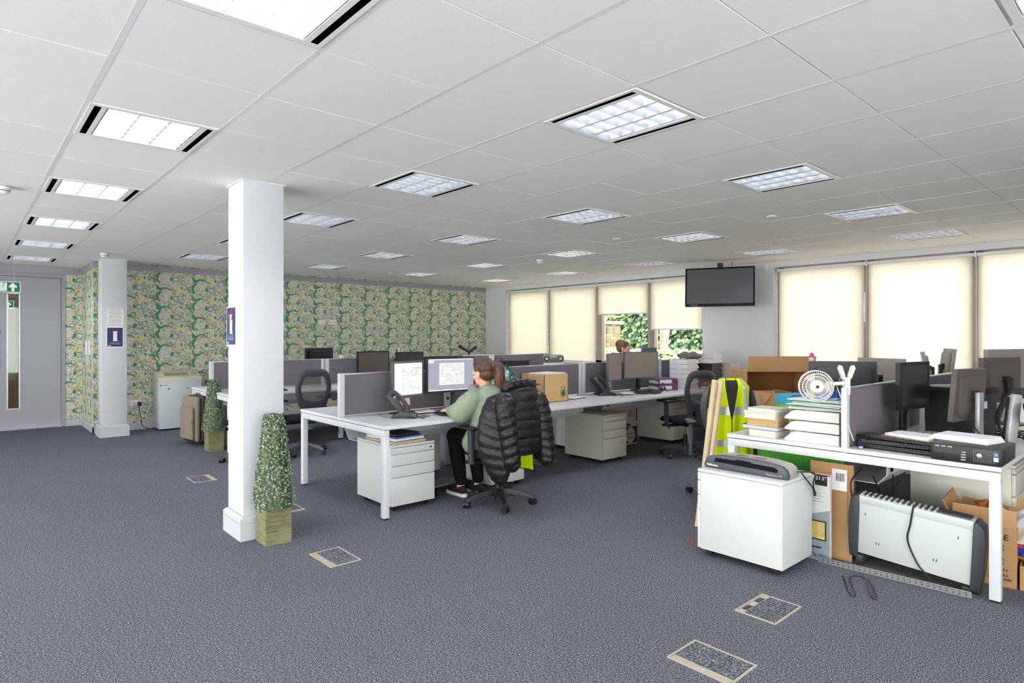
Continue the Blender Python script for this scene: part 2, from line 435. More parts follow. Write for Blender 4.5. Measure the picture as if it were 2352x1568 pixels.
# window wall with two openings
WA0, WA1, WB0, WB1, WS, WT = 5.32, 10.12, .57, 4.16, .93, 2.455
ww = M()
for y0, y1 in ((Y0, WB0), (WB1, WA0), (WA1, BY+.15)): ww.box(WX, WX+.28, y0, y1, 0, ZC+.16, WIN_PAINT)
for y0, y1 in ((WB0, WB1), (WA0, WA1)):
    ww.box(WX, WX+.28, y0, y1, 0, WS-.03, WIN_PAINT).box(WX, WX+.28, y0, y1, WT, ZC+.16, WIN_PAINT)
struct(ww.obj('wall_window', smooth=None), 'pale grey wall with the two runs of windows')
# trims under the ceiling on the papered walls, baseboards
tr = M().box(NX, WX, BY-.012, BY, 2.445, ZC-.004, GREY_TRIM); struct(tr.obj('trim_1', smooth=None), 'grey band along the top of the papered back wall')
tr = M().box(NX-.012, NX, BY-.012, DY, 2.445, ZC-.004, GREY_TRIM).box(X0, NX-.012, DY-.012, DY, 2.42, ZC-.004, GREY_TRIM)
struct(tr.obj('trim_2', smooth=None), 'grey band along the top of the door wall')
def skirting(name, p, q, nx, ny, label):
    """two-step skirting along a line, facing (nx,ny)"""
    m = M(); t = .018
    x0, x1 = sorted((p[0], q[0])); y0, y1 = sorted((p[1], q[1]))
    for th, z0, z1 in ((t, 0, .075), (t*.75, .075, .079), (t, .079, .094), (t*.55, .094, .105)):
        m.box(min(x0, x0+nx*th), max(x1, x1+nx*th), min(y0, y0+ny*th), max(y1, y1+ny*th), z0, z1, SKIRT)
    return struct(m.obj(name, smooth=None), label)
skirting('baseboard_back', (NX-.018, BY), (WX, BY), 0, -1, 'white skirting below the papered back wall')
skirting('baseboard_nib', (NX, BY-.018), (NX, DY), -1, 0, 'white skirting of the short papered wall')
skirting('baseboard_door', (DX1+.05, DY), (NX, DY), 0, -1, 'white skirting beside the door')
skirting('baseboard_window', (WX, Y0), (WX, BY), -1, 0, 'white skirting below the windows')
# ---- columns
def column(x0, x1, y0, y1, label):
    t = thing('column', label, 'column', ((x0+x1)/2, (y0+y1)/2, 0)); hx, hy = (x1-x0)/2, (y1-y0)/2
    t['kind'] = 'structure'
    M().box(-hx, hx, -hy, hy, 0, ZC, COL_PAINT, bev=.004).obj('shaft', parent=t)
    m = M()
    for th, z0, z1 in ((.028, 0, .115), (.022, .115, .121), (.028, .121, .148)): m.box(-hx-th, hx+th, -hy-th, hy+th, z0, z1, SKIRT)
    m.b.verts.ensure_lookup_table()
    a, b = hx+.028, hy+.028
    v0 = [(-a, -b), (a, -b), (a, b), (-a, b)]; v1 = [(-hx-.006, -hy-.006), (hx+.006, -hy-.006), (hx+.006, hy+.006), (-hx-.006, hy+.006)]
    for k in range(4):
        l = (k+1) % 4; m.quad([(*v0[k], .148), (*v0[l], .148), (*v1[l], .168), (*v1[k], .168)], SKIRT)
    m.obj('baseboard', parent=t, smooth=None)
    f = M()   # grey angle around the head of the column
    f.box(-hx-.012, hx+.012, -hy-.012, hy+.012, ZC-.006, ZC+.0005, TEE_MAT); f.obj('ceiling_collar', parent=t, smooth=None)
    return t
col1 = column(1.485, 1.775, 4.425, 4.745, 'tall white square column beside the topiary in the foreground')
col2 = column(1.49, 1.80, 10.235, 10.55, 'white square column standing before the papered wall near the door')

# ---- door
d = thing('door_1', 'grey flush door with a narrow glazed strip', 'door', (0, DY, 0)); d['kind'] = 'structure'
DOORG = mat('grey door paint', (168, 168, 177), .4, spec=.4)
vx0, vx1, vz0, vz1 = .525, .665, .325, 2.09
m = M()
for a in ((DX0, vx0, .012, DH-.004), (vx1, DX1-.004, .012, DH-.004), (vx0, vx1, .012, vz0), (vx0, vx1, vz1, DH-.004)): m.box(a[0], a[1], .035, .08, a[2], a[3], DOORG)
m.obj('leaf', parent=d, smooth=None)
m = M()
for a in ((vx0-.014, vx0+.006, vz0-.014, vz1+.014), (vx1-.006, vx1+.014, vz0-.014, vz1+.014), (vx0, vx1, vz0-.014, vz0+.006), (vx0, vx1, vz1-.006, vz1+.014)): m.box(a[0], a[1], .027, .035, a[2], a[3], ALU)
m.obj('bead', parent=d, smooth=None)
M().box(vx0, vx1, .055, .061, vz0, vz1).obj('pane', GLASS, d, None)
m = M().box(DX1, DX1+.05, -.012, .10, 0, DH+.04, GREY_TRIM).box(DX0-.05, DX0, -.012, .10, 0, DH+.04, GREY_TRIM).box(DX0, DX1, -.012, .10, DH, DH+.04, GREY_TRIM)
m.obj('frame', parent=d, smooth=None)
M().box(.33, .435, .028, .035, .98, 1.26, bev=.003).obj('push_plate', ALU, d)
s = M().cyl((.41, .028, 1.50), (.41, .035, 1.50), .036, n=28, m=mat('blue sign', (26, 92, 190), .4)).obj('door_disc', parent=d); tag(s, 'blue round fire door sign')
text('lettering', 'Fire door', .013, PAPER, s, (.41, .0275, 1.506), (PI/2, 0, 0)); text('lettering', 'keep shut', .013, PAPER, s, (.41, .0275, 1.49), (PI/2, 0, 0))
# corridor seen through the glazed strip
CB = mat('corridor cream paint', (196, 186, 168), .7)
m = M().box(-.6, 2.2, DY+2.6, DY+2.7, 0, 2.6, CB).box(-.65, -.6, DY+.12, DY+2.7, 0, 2.6, CB).box(2.2, 2.25, DY+.12, DY+2.7, 0, 2.6, CB)
struct(m.obj('wall_corridor', smooth=None), 'cream corridor walls behind the door glass')
struct(M().box(-.6, 2.2, DY+.12, DY+2.6, -.1, 0, CARPET).obj('floor_corridor', smooth=None), 'carpet of the corridor behind the door')
struct(M().box(-.6, 2.2, DY+.12, DY+2.6, 2.5, 2.6, TILE_MAT).obj('ceiling_corridor', smooth=None), 'ceiling of the corridor behind the door')
WOOD = mat('pale oak', (196, 158, 104), .5, var=.08, vscale=10)
t = thing('door_2', 'oak framed glazed door of the corridor behind', 'door', (.35, DY+2.56, 0)); t['kind'] = 'structure'
m = M().box(-.5, .5, -.03, .03, .05, .62, WOOD).box(-.5, -.42, -.03, .03, .62, 2.1, WOOD).box(.42, .5, -.03, .03, .62, 2.1, WOOD).box(-.5, .5, -.03, .03, 2.0, 2.12, WOOD); m.obj('leaf', parent=t, smooth=None)
M().box(-.42, .42, -.01, .0, .62, 2.0, mat('frosted corridor glass', (206, 214, 200), .3)).obj('pane', parent=t, smooth=None)
M().box(-.44, -.42, -.07, -.03, 1.0, 1.3, ALU).obj('handle', parent=t, smooth=None)

# ---- windows, sills
FRAME = mat('brown grey window frame', (150, 138, 128), .5); INFR = mat('white window lining', (225, 224, 222), .5)
seamA = [10.10, 8.86, 7.59, 6.40, 5.33]; seamB = [4.14, 2.945, 1.765, .59]
k = 0
for seam in (seamA, seamB):
    for y1, y0 in zip(seam, seam[1:]):
        k += 1
        w = thing('window_%d' % k, '%s tall window counted from the papered corner, brown grey frame' % ('first', 'second', 'third', 'fourth', 'fifth', 'sixth', 'seventh')[k-1], 'window', (WX+.20, (y0+y1)/2, WS)); w['kind'] = 'structure'
        hw, hh = (y1-y0)/2, WT-WS; m = M()
        for a in ((-hw, -hw+.07, 0, hh), (hw-.07, hw, 0, hh), (-hw, hw, 0, .05), (-hw, hw, hh-.05, hh)): m.box(-.07, .04, a[0], a[1], a[2], a[3], FRAME)
        m.obj('window_frame', parent=w, smooth=None)
        M().box(.0, .006, -hw+.07, hw-.07, .05, hh-.05).obj('pane', GLASS, w, None)
SILLM = mat('white window sill', (230, 230, 230), .35)
struct(M().box(WX-.03, WX+.17, WA0, WA1, WS-.03, WS, SILLM, bev=.006).obj('trim_3', smooth=35), 'white sill of the far windows')
struct(M().box(WX-.03, WX+.17, WB0, WB1, WS-.03, WS, SILLM, bev=.006).obj('trim_4', smooth=35), 'white sill of the near windows')

for y0, y1 in LW:
    k += 1
    w = thing('window_%d' % k, 'window %d added left of the camera for light' % (k-7), 'window', (X0-.08, (y0+y1)/2, .12)); w['kind'] = 'structure'
    hw, hh = (y1-y0)/2, 2.38; m = M()
    for a in ((-hw, -hw+.045, 0, hh), (hw-.045, hw, 0, hh), (-.03, .03, 0, hh), (-hw, hw, 0, .05), (-hw, hw, hh-.05, hh)): m.box(-.03, .03, a[0], a[1], a[2], a[3], FRAME)
    m.obj('window_frame', parent=w, smooth=None)
    for a, b in ((-hw+.045, -.03), (.03, hw-.045)): M().box(0, .006, a, b, .05, hh-.05).obj('pane', GLASS, w, None)

for x0, x1 in FW:
    k += 1
    w = thing('window_%d' % k, 'window %d added behind the camera for light' % (k-11), 'window', ((x0+x1)/2, Y0-.08, .12)); w['kind'] = 'structure'
    hw, hh = (x1-x0)/2, 2.38; m = M()
    for a in ((-hw, -hw+.045, 0, hh), (hw-.045, hw, 0, hh), (-.03, .03, 0, hh), (-hw, hw, 0, .05), (-hw, hw, hh-.05, hh)): m.box(a[0], a[1], -.03, .03, a[2], a[3], FRAME)
    m.obj('window_frame', parent=w, smooth=None)
    for a, b in ((-hw+.045, -.03), (.03, hw-.045)): M().box(a, b, 0, .006, .05, hh-.05).obj('pane', GLASS, w, None)

# ---- roller blinds (seven in view)
BL_RAIL = mat('white blind rail', (232, 232, 236), .4)
bl = [('leftmost roller blind, next to the papered wall corner', seamA[0], seamA[1], WS+.01), ('second roller blind from the corner, pulled right down to the sill', seamA[1], seamA[2], WS+.01),
      ('short roller blind raised the highest, above the view of ivy and brick pier', seamA[2], seamA[3], onX(1425, 722, WX+.08).z),
      ('half raised roller blind beside the television, above the tree trunk', seamA[3], seamA[4], onX(1550, 757, WX+.08).z),
      ('lowered roller blind just right of the television', seamB[0], seamB[1], WS+.012), ('wide lowered roller blind between two brown mullions behind the stacked monitors', seamB[1], seamB[2], WS+.012),
      ('lowered roller blind cut by the right edge of the picture', seamB[2], seamB[3], WS+.012)]
for lab, y1, y0, zb in bl:
    b = thing('roller_blind', lab, 'blind', (WX+.08, (y0+y1)/2, zb), group='cream roller blinds'); hw = (y1-y0)/2; top = WT-.03-zb
    M().box(-.001, .001, -hw+.03, hw-.026, .015, top-.02).obj('blind_fabric', BLIND, b, None)
    M().box(-.006, .006, -hw+.03, hw-.026, 0, .022, BL_RAIL, bev=.003).obj('bottom_rail', parent=b)
    M().cyl((0, -hw+.012, top-.01), (0, hw-.012, top-.01), .024, n=16, m=BL_RAIL).obj('roller', parent=b)
    for s_ in (-1, 1): M().box(-.03, .03, s_*hw-.008 if s_ > 0 else -hw, s_*hw if s_ > 0 else -hw+.008, top-.045, top+.025, BL_RAIL).obj('bracket', parent=b, smooth=None)
    ch = M(); n = 26
    ch.tube([(-.028, hw-.012, top-.03-(top+zb-1.15)*q/n) for q in range(n+1)], .0025, 6, BL_RAIL); ch.obj('pull_chain', parent=b)
# child-safety tube at the chain between the first two near blinds
p = onX(1987, 682, WX+.03)
tag(M().box(WX-.012, WX+.012, p.y-.014, p.y+.014, 1.62, 2.02, mat('clear plastic tube', (236, 236, 238), .2), bev=.005).obj('chain_guard'), 'short white plastic guard on the blind chain', 'chain guard')

# ---- luminaires
LAMPM = emit('fluorescent lamp', (238, 244, 255), LAMP)
LOUV = mat('bright aluminium louvre', (226, 228, 232), .22, metal=.85)
LOUVW = mat('white luminaire steel', (236, 236, 238), .35)
SLOT = mat('black air slot', (3, 3, 3), .9, spec=0)
def lum_meshes():
    h = .288; out = {}
    m = M()                                           # tray: outer frame with the air slots cut by dark strips
    for a in ((-h, h, -h, -h+.03), (-h, h, h-.03, h)): m.box(a[0], a[1], a[2], a[3], 0, .012, LOUVW)
    for sx in (-1, 1):
        for (a, b) in ((.268, .288), (.215, .238)):
            m.box(min(sx*a, sx*b), max(sx*a, sx*b), -h+.03, h-.03, 0, .012, LOUVW)
    m.box(-h, h, -h, h, .085, .09, LOUVW)
    for sx in (-1, 1): m.box(min(sx*.21, sx*.215), max(sx*.21, sx*.215), -h, h, .012, .085, LOUVW); m.box(-h, h, min(sx*.258, sx*.262), max(sx*.258, sx*.262), .012, .085, LOUVW)
    out['tray'] = m.mesh('tray')
    m = M()
    m.box(.238, .268, -h+.03, h-.03, .0008, .016, SLOT)
    out['air_slot'] = m.mesh('air_slot')
    m = M()                                           # 3 x 6 louvre of curved reflectors and cross blades
    for k in range(4):
        x = -.21+.14*k
        prof = [(x-.024, .06), (x-.014, .03), (x-.005, .008), (x, .002), (x+.005, .008), (x+.014, .03), (x+.024, .06)]
        for (a, za), (b, zb) in zip(prof, prof[1:]): m.quad([(max(-.209, min(.209, a)), -.255, za), (max(-.209, min(.209, b)), -.255, zb), (max(-.209, min(.209, b)), .255, zb), (max(-.209, min(.209, a)), .255, za)], LOUV)
    for k in range(7):
        y = -.255+.085*k
        m.prism([(y-.011, .048), (y, .002), (y+.011, .048)], -.209, .209, 'x', LOUV)
    out['louvre'] = m.mesh('louvre', smooth=None)
    m = M()
    m.cyl((0, -.25, .066), (0, .25, .066), .014, n=10, m=LAMPM)
    out['lamp_tube'] = m.mesh('lamp_tube', smooth=30)
    return out
LM = lum_meshes()
for yy, w in ((.6, 'nearest to the door'), (1.3, 'in the middle'), (2.0, 'farthest from the door')):  # unseen fittings added to brighten the view through the door glass
    L = thing('corridor_fill_light', 'square light added to brighten the corridor, ' + w, 'ceiling light', (.6, DY+yy, 2.495), group='added corridor lights')
    for nm in ('tray', 'louvre', 'air_slot'): put(nm, LM[nm], L)
    for x in (-.14, 0, .14): put('lamp_tube', LM['lamp_tube'], L, (x, 0, 0))
def place_words(i, j):
    row = {-2: 'nearest to the camera', 1: 'second from the camera', 4: 'third from the camera', 7: 'fourth from the camera', 10: 'fifth from the camera', 13: 'farthest, over the door', -5: 'behind the camera'}[i]
    colw = {0: 'leftmost row', 3: 'second row from the left', 6: 'middle row', 9: 'second row from the windows', 12: 'row along the windows', -3: 'row left of the camera'}[j]
    return 'square louvred ceiling light, %s, %s' % (colw, row)
for i, j in lights:
    L = thing('ceiling_light', place_words(i, j), 'ceiling light', (GX+TS*(j+.5), GY+TS*(i+.5), ZC-.003), group='square louvred ceiling lights')
    put('tray', LM['tray'], L); put('louvre', LM['louvre'], L)
    put('air_slot', LM['air_slot'], L); put('air_slot', LM['air_slot'], L, (-.506, 0, 0))
    for x in (-.14, 0, .14): put('lamp_tube', LM['lamp_tube'], L, (x, 0, 0))

# ================================================================== FURNITURE
DT = .73                                                          # desk height
# ---- bench desks: linked white desks, two deep
def bench(label, x0, yc, n, mids):
    t = thing('bench_desk', label, 'desk', (x0, yc, 0), group='white bench desks'); L = 1.6; D = .78
    for k in range(n):
        for s_ in (-1, 1):
            M().box(k*L+.002, (k+1)*L-.002, min(s_*.012, s_*D), max(s_*.012, s_*D), DT-.025, DT, W_LAM, bev=.0015, seg=1).obj('worktop', parent=t, smooth=None)
    for k in (0, n):                                              # goalpost end frames
        xa = .005 if k == 0 else n*L-.055
        M().box(xa, xa+.05, -D+.004, D-.004, DT-.082, DT-.031, W_MET, bev=.002).obj('end_rail', parent=t)
        for s_ in (-1, 1):
            lg = M().box(xa, xa+.05, min(s_*(D-.054), s_*(D-.004)), max(s_*(D-.054), s_*(D-.004)), .012, DT-.082, W_MET, bev=.002).obj('leg', parent=t)
            M().box(xa+.004, xa+.046, min(s_*(D-.05), s_*(D-.008)), max(s_*(D-.05), s_*(D-.008)), 0, .012, BLACK).obj('foot', parent=lg, smooth=None)
    for k, y in mids:                                             # recessed legs under the joints
        lg = M().box(k*L-.03, k*L+.03, y-.025, y+.025, .012, DT-.07, W_MET, bev=.002).obj('leg', parent=t)
        M().box(k*L-.024, k*L+.024, y-.02, y+.02, 0, .012, BLACK).obj('foot', parent=lg, smooth=None)
    for y in (-.56, .56): M().box(.055, n*L-.055, y-.02, y+.02, DT-.065, DT-.026, W_MET).obj('beam', parent=t, smooth=None)
    for k in range(1, n): M().box(k*L-.025, k*L+.025, -.56, .56, DT-.068, DT-.027, W_MET).obj('cross_rail', parent=t, smooth=None)
    for k in range(n):                                            # cable trays hung under the tops
        m = M().prism([(-.19, .66), (-.19, .56), (-.14, .50), (.14, .50), (.19, .56), (.19, .66), (.186, .66), (.186, .562), (.138, .504), (-.138, .504), (-.186, .562), (-.186, .66)], k*L+.18, (k+1)*L-.18, 'x', W_MET)
        tr_ = m.obj('cable_tray', parent=t, smooth=None)
        M().box(k*L+.24, k*L+.30, -.19, -.184, .575, .64, BLACK).obj('socket_opening', parent=tr_, smooth=None)
    return t
bench('long white bench desk across the middle where the woman sits', 2.46, 4.95, 4, [(1, -.5), (1, .55), (2, .55), (3, -.5), (3, .55)])
bench('white bench desk at the back near the papered wall', 2.40, 8.45, 4, [(1, -.5), (1, .5), (2, -.5), (2, .5), (3, -.5), (3, .5)])
bench('white bench desk on the right piled with old monitors', 4.165, 1.475, 3, [(1, .5), (2, -.5), (2, .5), (1, -.2)])

# ---- desk screens
def screen(label, x0, x1, y, group):
    t = thing('desk_screen', label, 'screen', ((x0+x1)/2, y, DT), group=group); h = (x1-x0)/2
    M().box(-h+.055, h-.055, -.013, .013, .012, .362, SCREEN_FAB).obj('fabric_panel', parent=t, smooth=None)
    M().box(-h+.05, h-.05, -.015, .015, .362, .378, ALU, bev=.004).obj('top_rail', parent=t)
    for s_ in (-1, 1):
        m = M().box(min(s_*h, s_*(h-.055)), max(s_*h, s_*(h-.055)), -.017, .017, -.03, .378, W_MET, bev=.005)
        m.obj('end_post', parent=t)
    return t
GS = 'grey fabric desk screens'
for k, (a, lab) in enumerate(((2.468, 'grey fabric screen behind the woman\'s lit monitors'), (4.068, 'grey fabric screen behind the archive box on the middle bench'), (5.668, 'grey fabric screen behind the two blank monitors'), (7.268, 'grey fabric screen behind the letter trays near the window'))): screen(lab, a, a+1.585, 4.95, GS)
for k, (a, lab) in enumerate(((2.408, 'leftmost grey screen on the back bench, behind the column'), (4.008, 'second grey screen on the back bench, behind the empty mesh chair'), (5.608, 'third grey screen on the back bench, behind the woman'), (7.208, 'last grey screen on the back bench, beside the far windows'))): screen(lab, a, a+1.585, 8.45, GS)
for k, (a, lab) in enumerate(((4.173, 'grey screen on the right bench with the clip fan'), (5.773, 'grey screen on the right bench behind the stacked monitors'), (7.373, 'grey screen on the right bench nearest the window'))): screen(lab, a, a+1.585, 1.475, GS)

# ---- pedestals (front faces -Y)
def pedestal(label, loc, rz=0, h=.50, w=.42, d=.58, mt=None, z0=.045, group='white three drawer pedestals', fronts=((.0, .05), (.055, .145), (.15, .24), (.245, None))):
    mt = mt or PED_MAT
    t = thing('pedestal', label, 'pedestal', loc, rz, group)
    M().box(-w/2, w/2, -d/2+.02, d/2, z0, z0+h-.022, mt, bev=.002).obj('carcass', parent=t)
    M().box(-w/2, w/2, -d/2, d/2, z0+h-.02, z0+h, mt, bev=.003).obj('top', parent=t)
    zt = z0+h-.024
    for k, (a, b) in enumerate(fronts):
        zz1 = zt-a; zz0 = (z0+.004) if b is None else zt-b
        dr = M().box(-w/2+.001, w/2-.001, -d/2, -d/2+.019, zz0, zz1, mt, bev=.002).obj('drawer', parent=t)
        if k == 0: M().cyl((w/2-.04, -d/2-.002, (zz0+zz1)/2), (w/2-.04, -d/2+.002, (zz0+zz1)/2), .008, n=12, m=D_GREY).obj('lock', parent=dr)
    for sx in (-1, 1):
        for sy in (-1, 1):
            c = M().cyl((sx*(w/2-.05)-.012, sy*(d/2-.06), .02), (sx*(w/2-.05)+.012, sy*(d/2-.06), .02), .02, n=12, m=BLACK)
            c.box(sx*(w/2-.05)-.015, sx*(w/2-.05)+.015, sy*(d/2-.06)-.015, sy*(d/2-.06)+.015, .03, z0, BLACK); c.obj('castor', parent=t)
    return t
P1 = pedestal('white three drawer pedestal under the bench end, papers on top', (2.83, 4.60, 0))
pedestal('white pedestal beside the seated woman\'s legs', (3.905, 4.62, 0), group=P1['group'])
pedestal('white pedestal standing out under the archive box desk joint', (5.60, 4.68, 0), mt=PED_WARM)
pedestal('off white pedestal behind the empty mesh chair near the window', (7.32, 4.90, 0), mt=PED_WARM)
pedestal('white pedestal on the far side behind the woman\'s footrest', (3.55, 5.52, 0), PI)
pedestal('white pedestal on the far side beside the recessed desk leg', (5.95, 5.55, 0), PI)
pedestal('white pedestal under the back bench behind the tall column', (2.75, 8.0, 0))
pedestal('white pedestal under the back bench right of the mesh chair', (4.45, 8.02, 0))
PB = pedestal('white pedestal with the laminator on top at the right bench end', (3.852, 1.90, 0), PI, h=.52, d=.555)
pedestal('beige curved front pedestal under the right bench behind the heater', (5.12, 1.03, 0), 0, h=.585, w=.43, d=.56, mt=PED_WARM, group='single pedestal', fronts=((.0, .03), (.036, .17), (.176, .31), (.316, None)))

# ---- mesh back task chair (front faces +Y)
CH_FR = mat('charcoal chair plastic', (66, 66, 73), .42); CH_SEAT = mat('black chair fabric', (34, 34, 40), .9, spec=.1, bump=.2, bscale=600)
g = G('chair back mesh'); tr_ = g.n('ShaderNodeBsdfTransparent'); df = g.n('ShaderNodeBsdfDiffuse'); df.inputs[0].default_value = S(104, 102, 102)
sp = g.n('ShaderNodeSeparateXYZ'); g.put(sp.inputs[0], g.coord())
w1 = g.math('GREATER_THAN', g.math('FRACT', g.math('MULTIPLY', sp.outputs[2], 130)), .58)
mm = g.n('ShaderNodeMixShader'); g.put(mm.inputs[0], g.math('ADD', g.math('MULTIPLY', w1, .4), .45)); g.t.links.new(tr_.outputs[0], mm.inputs[1]); g.t.links.new(df.outputs[0], mm.inputs[2]); g.t.links.new(mm.outputs[0], g.out.inputs[0])
CH_MESH = g.m
def chair_parts(t, arms=True, base_rot=.3, seatz=.47, base_m=None):
    base_m = base_m or CH_FR
    m = M().lathe([(.045, .075), (.05, .08), (.05, .12), (.032, .135)], 20, base_m); m.cyl((0, 0, .03), (0, 0, .09), .026, n=14, m=base_m)
    m.obj('hub', parent=t)
    for k in range(5):
        a = base_rot+k*2*PI/5; R = Matrix.Rotation(a, 4, 'Z')
        lg = M(); prof = [(.03, .105, .026, .034), (.12, .112, .022, .026), (.22, .098, .018, .02), (.285, .075, .015, .015), (.305, .062, .013, .012)]
        rings = []
        for x, z, hw, ht in prof: rings.append([lg.b.verts.new(R @ Vector((x, y, zz))) for y, zz in ((-hw, z-ht), (hw, z-ht), (hw*.75, z+ht*.6), (-hw*.75, z+ht*.6))])
        for A, B in zip(rings, rings[1:]):
            for q in range(4): lg.b.faces.new((A[q], A[(q+1) % 4], B[(q+1) % 4], B[q]))
        lg.b.faces.new(rings[0][::-1]); lg.b.faces.new(rings[-1])
        o = lg.obj('base_leg', base_m, t, 25)
        c = M(); p = R @ Vector((.30, 0, .028)); q = Vector((-math.sin(a+.7), math.cos(a+.7), 0))
        for s_ in (-1, 1): c.cyl(p+q*s_*.006, p+q*s_*.026, .028, n=16, m=BLACK)
        c.cyl(p+Vector((0, 0, .02)), p+Vector((0, 0, .05)), .008, n=8, m=BLACK); c.ell(p+Vector((0, 0, .008)), (.022, .022, .024), D_GREY, 10, 6)
        c.obj('castor', parent=t)
    m = M().cyl((0, 0, .12), (0, 0, .26), .024, n=16, m=BLACK).cyl((0, 0, .25), (0, 0, seatz-.07), .014, n=12, m=CHROME); m.obj('gas_lift', parent=t)
    m = M().box(-.085, .085, -.13, .14, seatz-.10, seatz-.055, BLACK, bev=.012); m.cyl((-.26, .03, seatz-.085), (.2, .03, seatz-.085), .009, n=8, m=BLACK); m.cyl((-.30, .03, seatz-.085), (-.23, .03, seatz-.085), .017, n=10, m=BLACK)
    m.cyl((-.20, .03, seatz-.085), (-.235, .0, seatz-.125), .009, n=8, m=BLACK); m.obj('mechanism', parent=t)
    def seat(u, v):                                               # rounded cushion, waterfall front
        a = 2*PI*u; r = min(1, v*1.0); n = 4.0
        ca, sa = math.cos(a), math.sin(a); k = (abs(ca)**n+abs(sa)**n)**(-1/n)
        return (ca*k*.245, sa*k*.235+.02)
    m = M(); prof = [(.0, .0), (.6, .0), (.86, -.004), (.96, -.014), (1., -.032), (1., -.05), (.9, -.066), (.0, -.07)]
    NU = 32; rings = []
    for r, dz in prof:
        if r == 0: rings.append([m.b.verts.new((0, .02, seatz+dz))]); continue
        ring_ = []
        for k in range(NU):
            x, y = seat(k/NU, 1); x *= r; y = .02+(y-.02)*r
            ring_.append(m.b.verts.new((x, y, seatz+dz+.012*(x/.245)**2-.018*max(0, (y-.1)/.15)**2)))
        rings.append(ring_)
    for A, B in zip(rings, rings[1:]):
        for k in range(NU):
            q = list(dict.fromkeys([A[k % len(A)], A[(k+1) % len(A)], B[(k+1) % len(B)], B[k % len(B)]]))
            if len(q) > 2: m.b.faces.new(q)
    m.obj('seat', CH_SEAT, t, 60)
    # backrest: a curved plate (x,z) -> y
    def by(x, z): return -.245-.10*(z-.55)-.02*math.sin((z-.5)*5)+.35*x*x
    outer = spline([(-.15, .585, 0), (-.205, .70, 0), (-.228, .83, 0), (-.195, .975, 0), (-.12, 1.035, 0), (0, 1.045, 0), (.12, 1.035, 0), (.195, .975, 0), (.228, .83, 0), (.205, .70, 0), (.15, .585, 0), (0, .565, 0)], 5, True)
    inner = spline([(-.125, .665, 0), (-.165, .74, 0), (-.18, .83, 0), (-.155, .93, 0), (-.10, .97, 0), (0, .962, 0), (.10, .97, 0), (.155, .93, 0), (.18, .83, 0), (.165, .74, 0), (.125, .665, 0), (0, .635, 0)], 5, True)
    inner = [Vector((p.x*.92, .82+(p.y-.82)*.90, 0)) for p in inner]
    m = M(); N = len(outer); th = .022
    def V(p, off): return m.b.verts.new((p.x, by(p.x, p.y)+off, p.y))
    mid = [o_.lerp(i_, .5) for o_, i_ in zip(outer, inner)]
    loops = [[V(p, 0) for p in outer], [V(p, -th) for p in mid], [V(p, -th*.4) for p in inner], [V(p, th*.5) for p in inner], [V(p, th*.9) for p in mid]]
    for A, B in zip(loops, loops[1:]+loops[:1]):
        for k in range(N): m.b.faces.new((A[k], A[(k+1) % N], B[(k+1) % N], B[k]))
    m.obj('back_frame', CH_FR, t, 70)
    mw = M(); c0 = mw.b.verts.new((0, by(0, .82)-.0, .82)); lp = [mw.b.verts.new((p.x, by(p.x, p.y)+.002, p.y)) for p in inner]
    lp2 = [mw.b.verts.new((p.x*.5, by(p.x*.5, .82+(p.y-.82)*.5)+.002, .82+(p.y-.82)*.5)) for p in inner]
    for k in range(N): mw.b.faces.new((lp[k], lp[(k+1) % N], lp2[(k+1) % N], lp2[k])); mw.b.faces.new((lp2[k], lp2[(k+1) % N], c0))
    mw.obj('back_mesh', CH_MESH, t, 80)
    m = M()                                                       # lower back: two legs and a middle panel
    for pts in ([(-.16, .60), (-.105, .61), (-.085, .50), (-.07, .425), (-.115, .42), (-.14, .50)], [(.16, .60), (.105, .61), (.085, .50), (.07, .425), (.115, .42), (.14, .50)], [(-.055, .60), (.055, .60), (.045, .50), (.04, .425), (-.04, .425), (-.045, .50)]):
        A = [m.b.verts.new((x, by(x, z)-.012, z)) for x, z in pts]; B = [m.b.verts.new((x, by(x, z)+.014, z)) for x, z in pts]; n = len(pts)
        m.b.faces.new(A); m.b.faces.new(B[::-1])
        for k in range(n): m.b.faces.new((A[k], A[(k+1) % n], B[(k+1) % n], B[k]))
    m.box(-.12, .12, by(0, .42)-.014, by(0, .42)+.016, .40, .432, CH_FR, bev=.008); m.box(-.05, .05, by(0, .42), -.08, seatz-.085, seatz-.06, BLACK)
    m.obj('back_support', CH_FR if not m.mats else None, t, 30)
    M().grid(lambda u, v: ((u-.5)*.27, by((u-.5)*.27, .56)+.03+.02*math.cos((u-.5)*3), .50+v*.10), 9, 5, BLACK).obj('lumbar_pad', parent=t, smooth=80)
    if arms:
        for s_ in (-1, 1):
            x = s_*.275; ar = thing('armrest', None, None); ar.parent = t
            pad = M().box(x-.042, x+.042, -.10, .14, .655, .68, BLACK, bev=.011).obj('arm_pad', parent=ar)
            st = M().prism([(-.03, .655), (.03, .655), (.02, seatz-.10), (-.04, seatz-.10)], x-.014, x+.014, 'x', CH_FR, bev=.004)
            st.box(min(0, x), max(0, x), -.035, .02, seatz-.10, seatz-.075, BLACK); st.obj('arm_post', parent=ar)

    return t
def chair(label, loc, rz, **kw):
    return chair_parts(thing('office_chair', label, 'chair', loc, rz, 'mesh back office chairs'), **kw)
chair('empty mesh back chair at the back bench, just right of the column', (3.16, 7.26, 0), .02, base_rot=.15)
chair('black chair carrying the quilted coat and the seated woman', (3.46, 3.97, 0), -.12, base_rot=.55, base_m=BLACK)
chair('empty mesh back chair turned sideways by the off white pedestal', (6.52, 4.06, 0), math.radians(-20), base_rot=.9)
chair('chair wearing the yellow vest behind the right bench', (5.10, 2.80, 0), math.radians(-52), base_rot=.2)
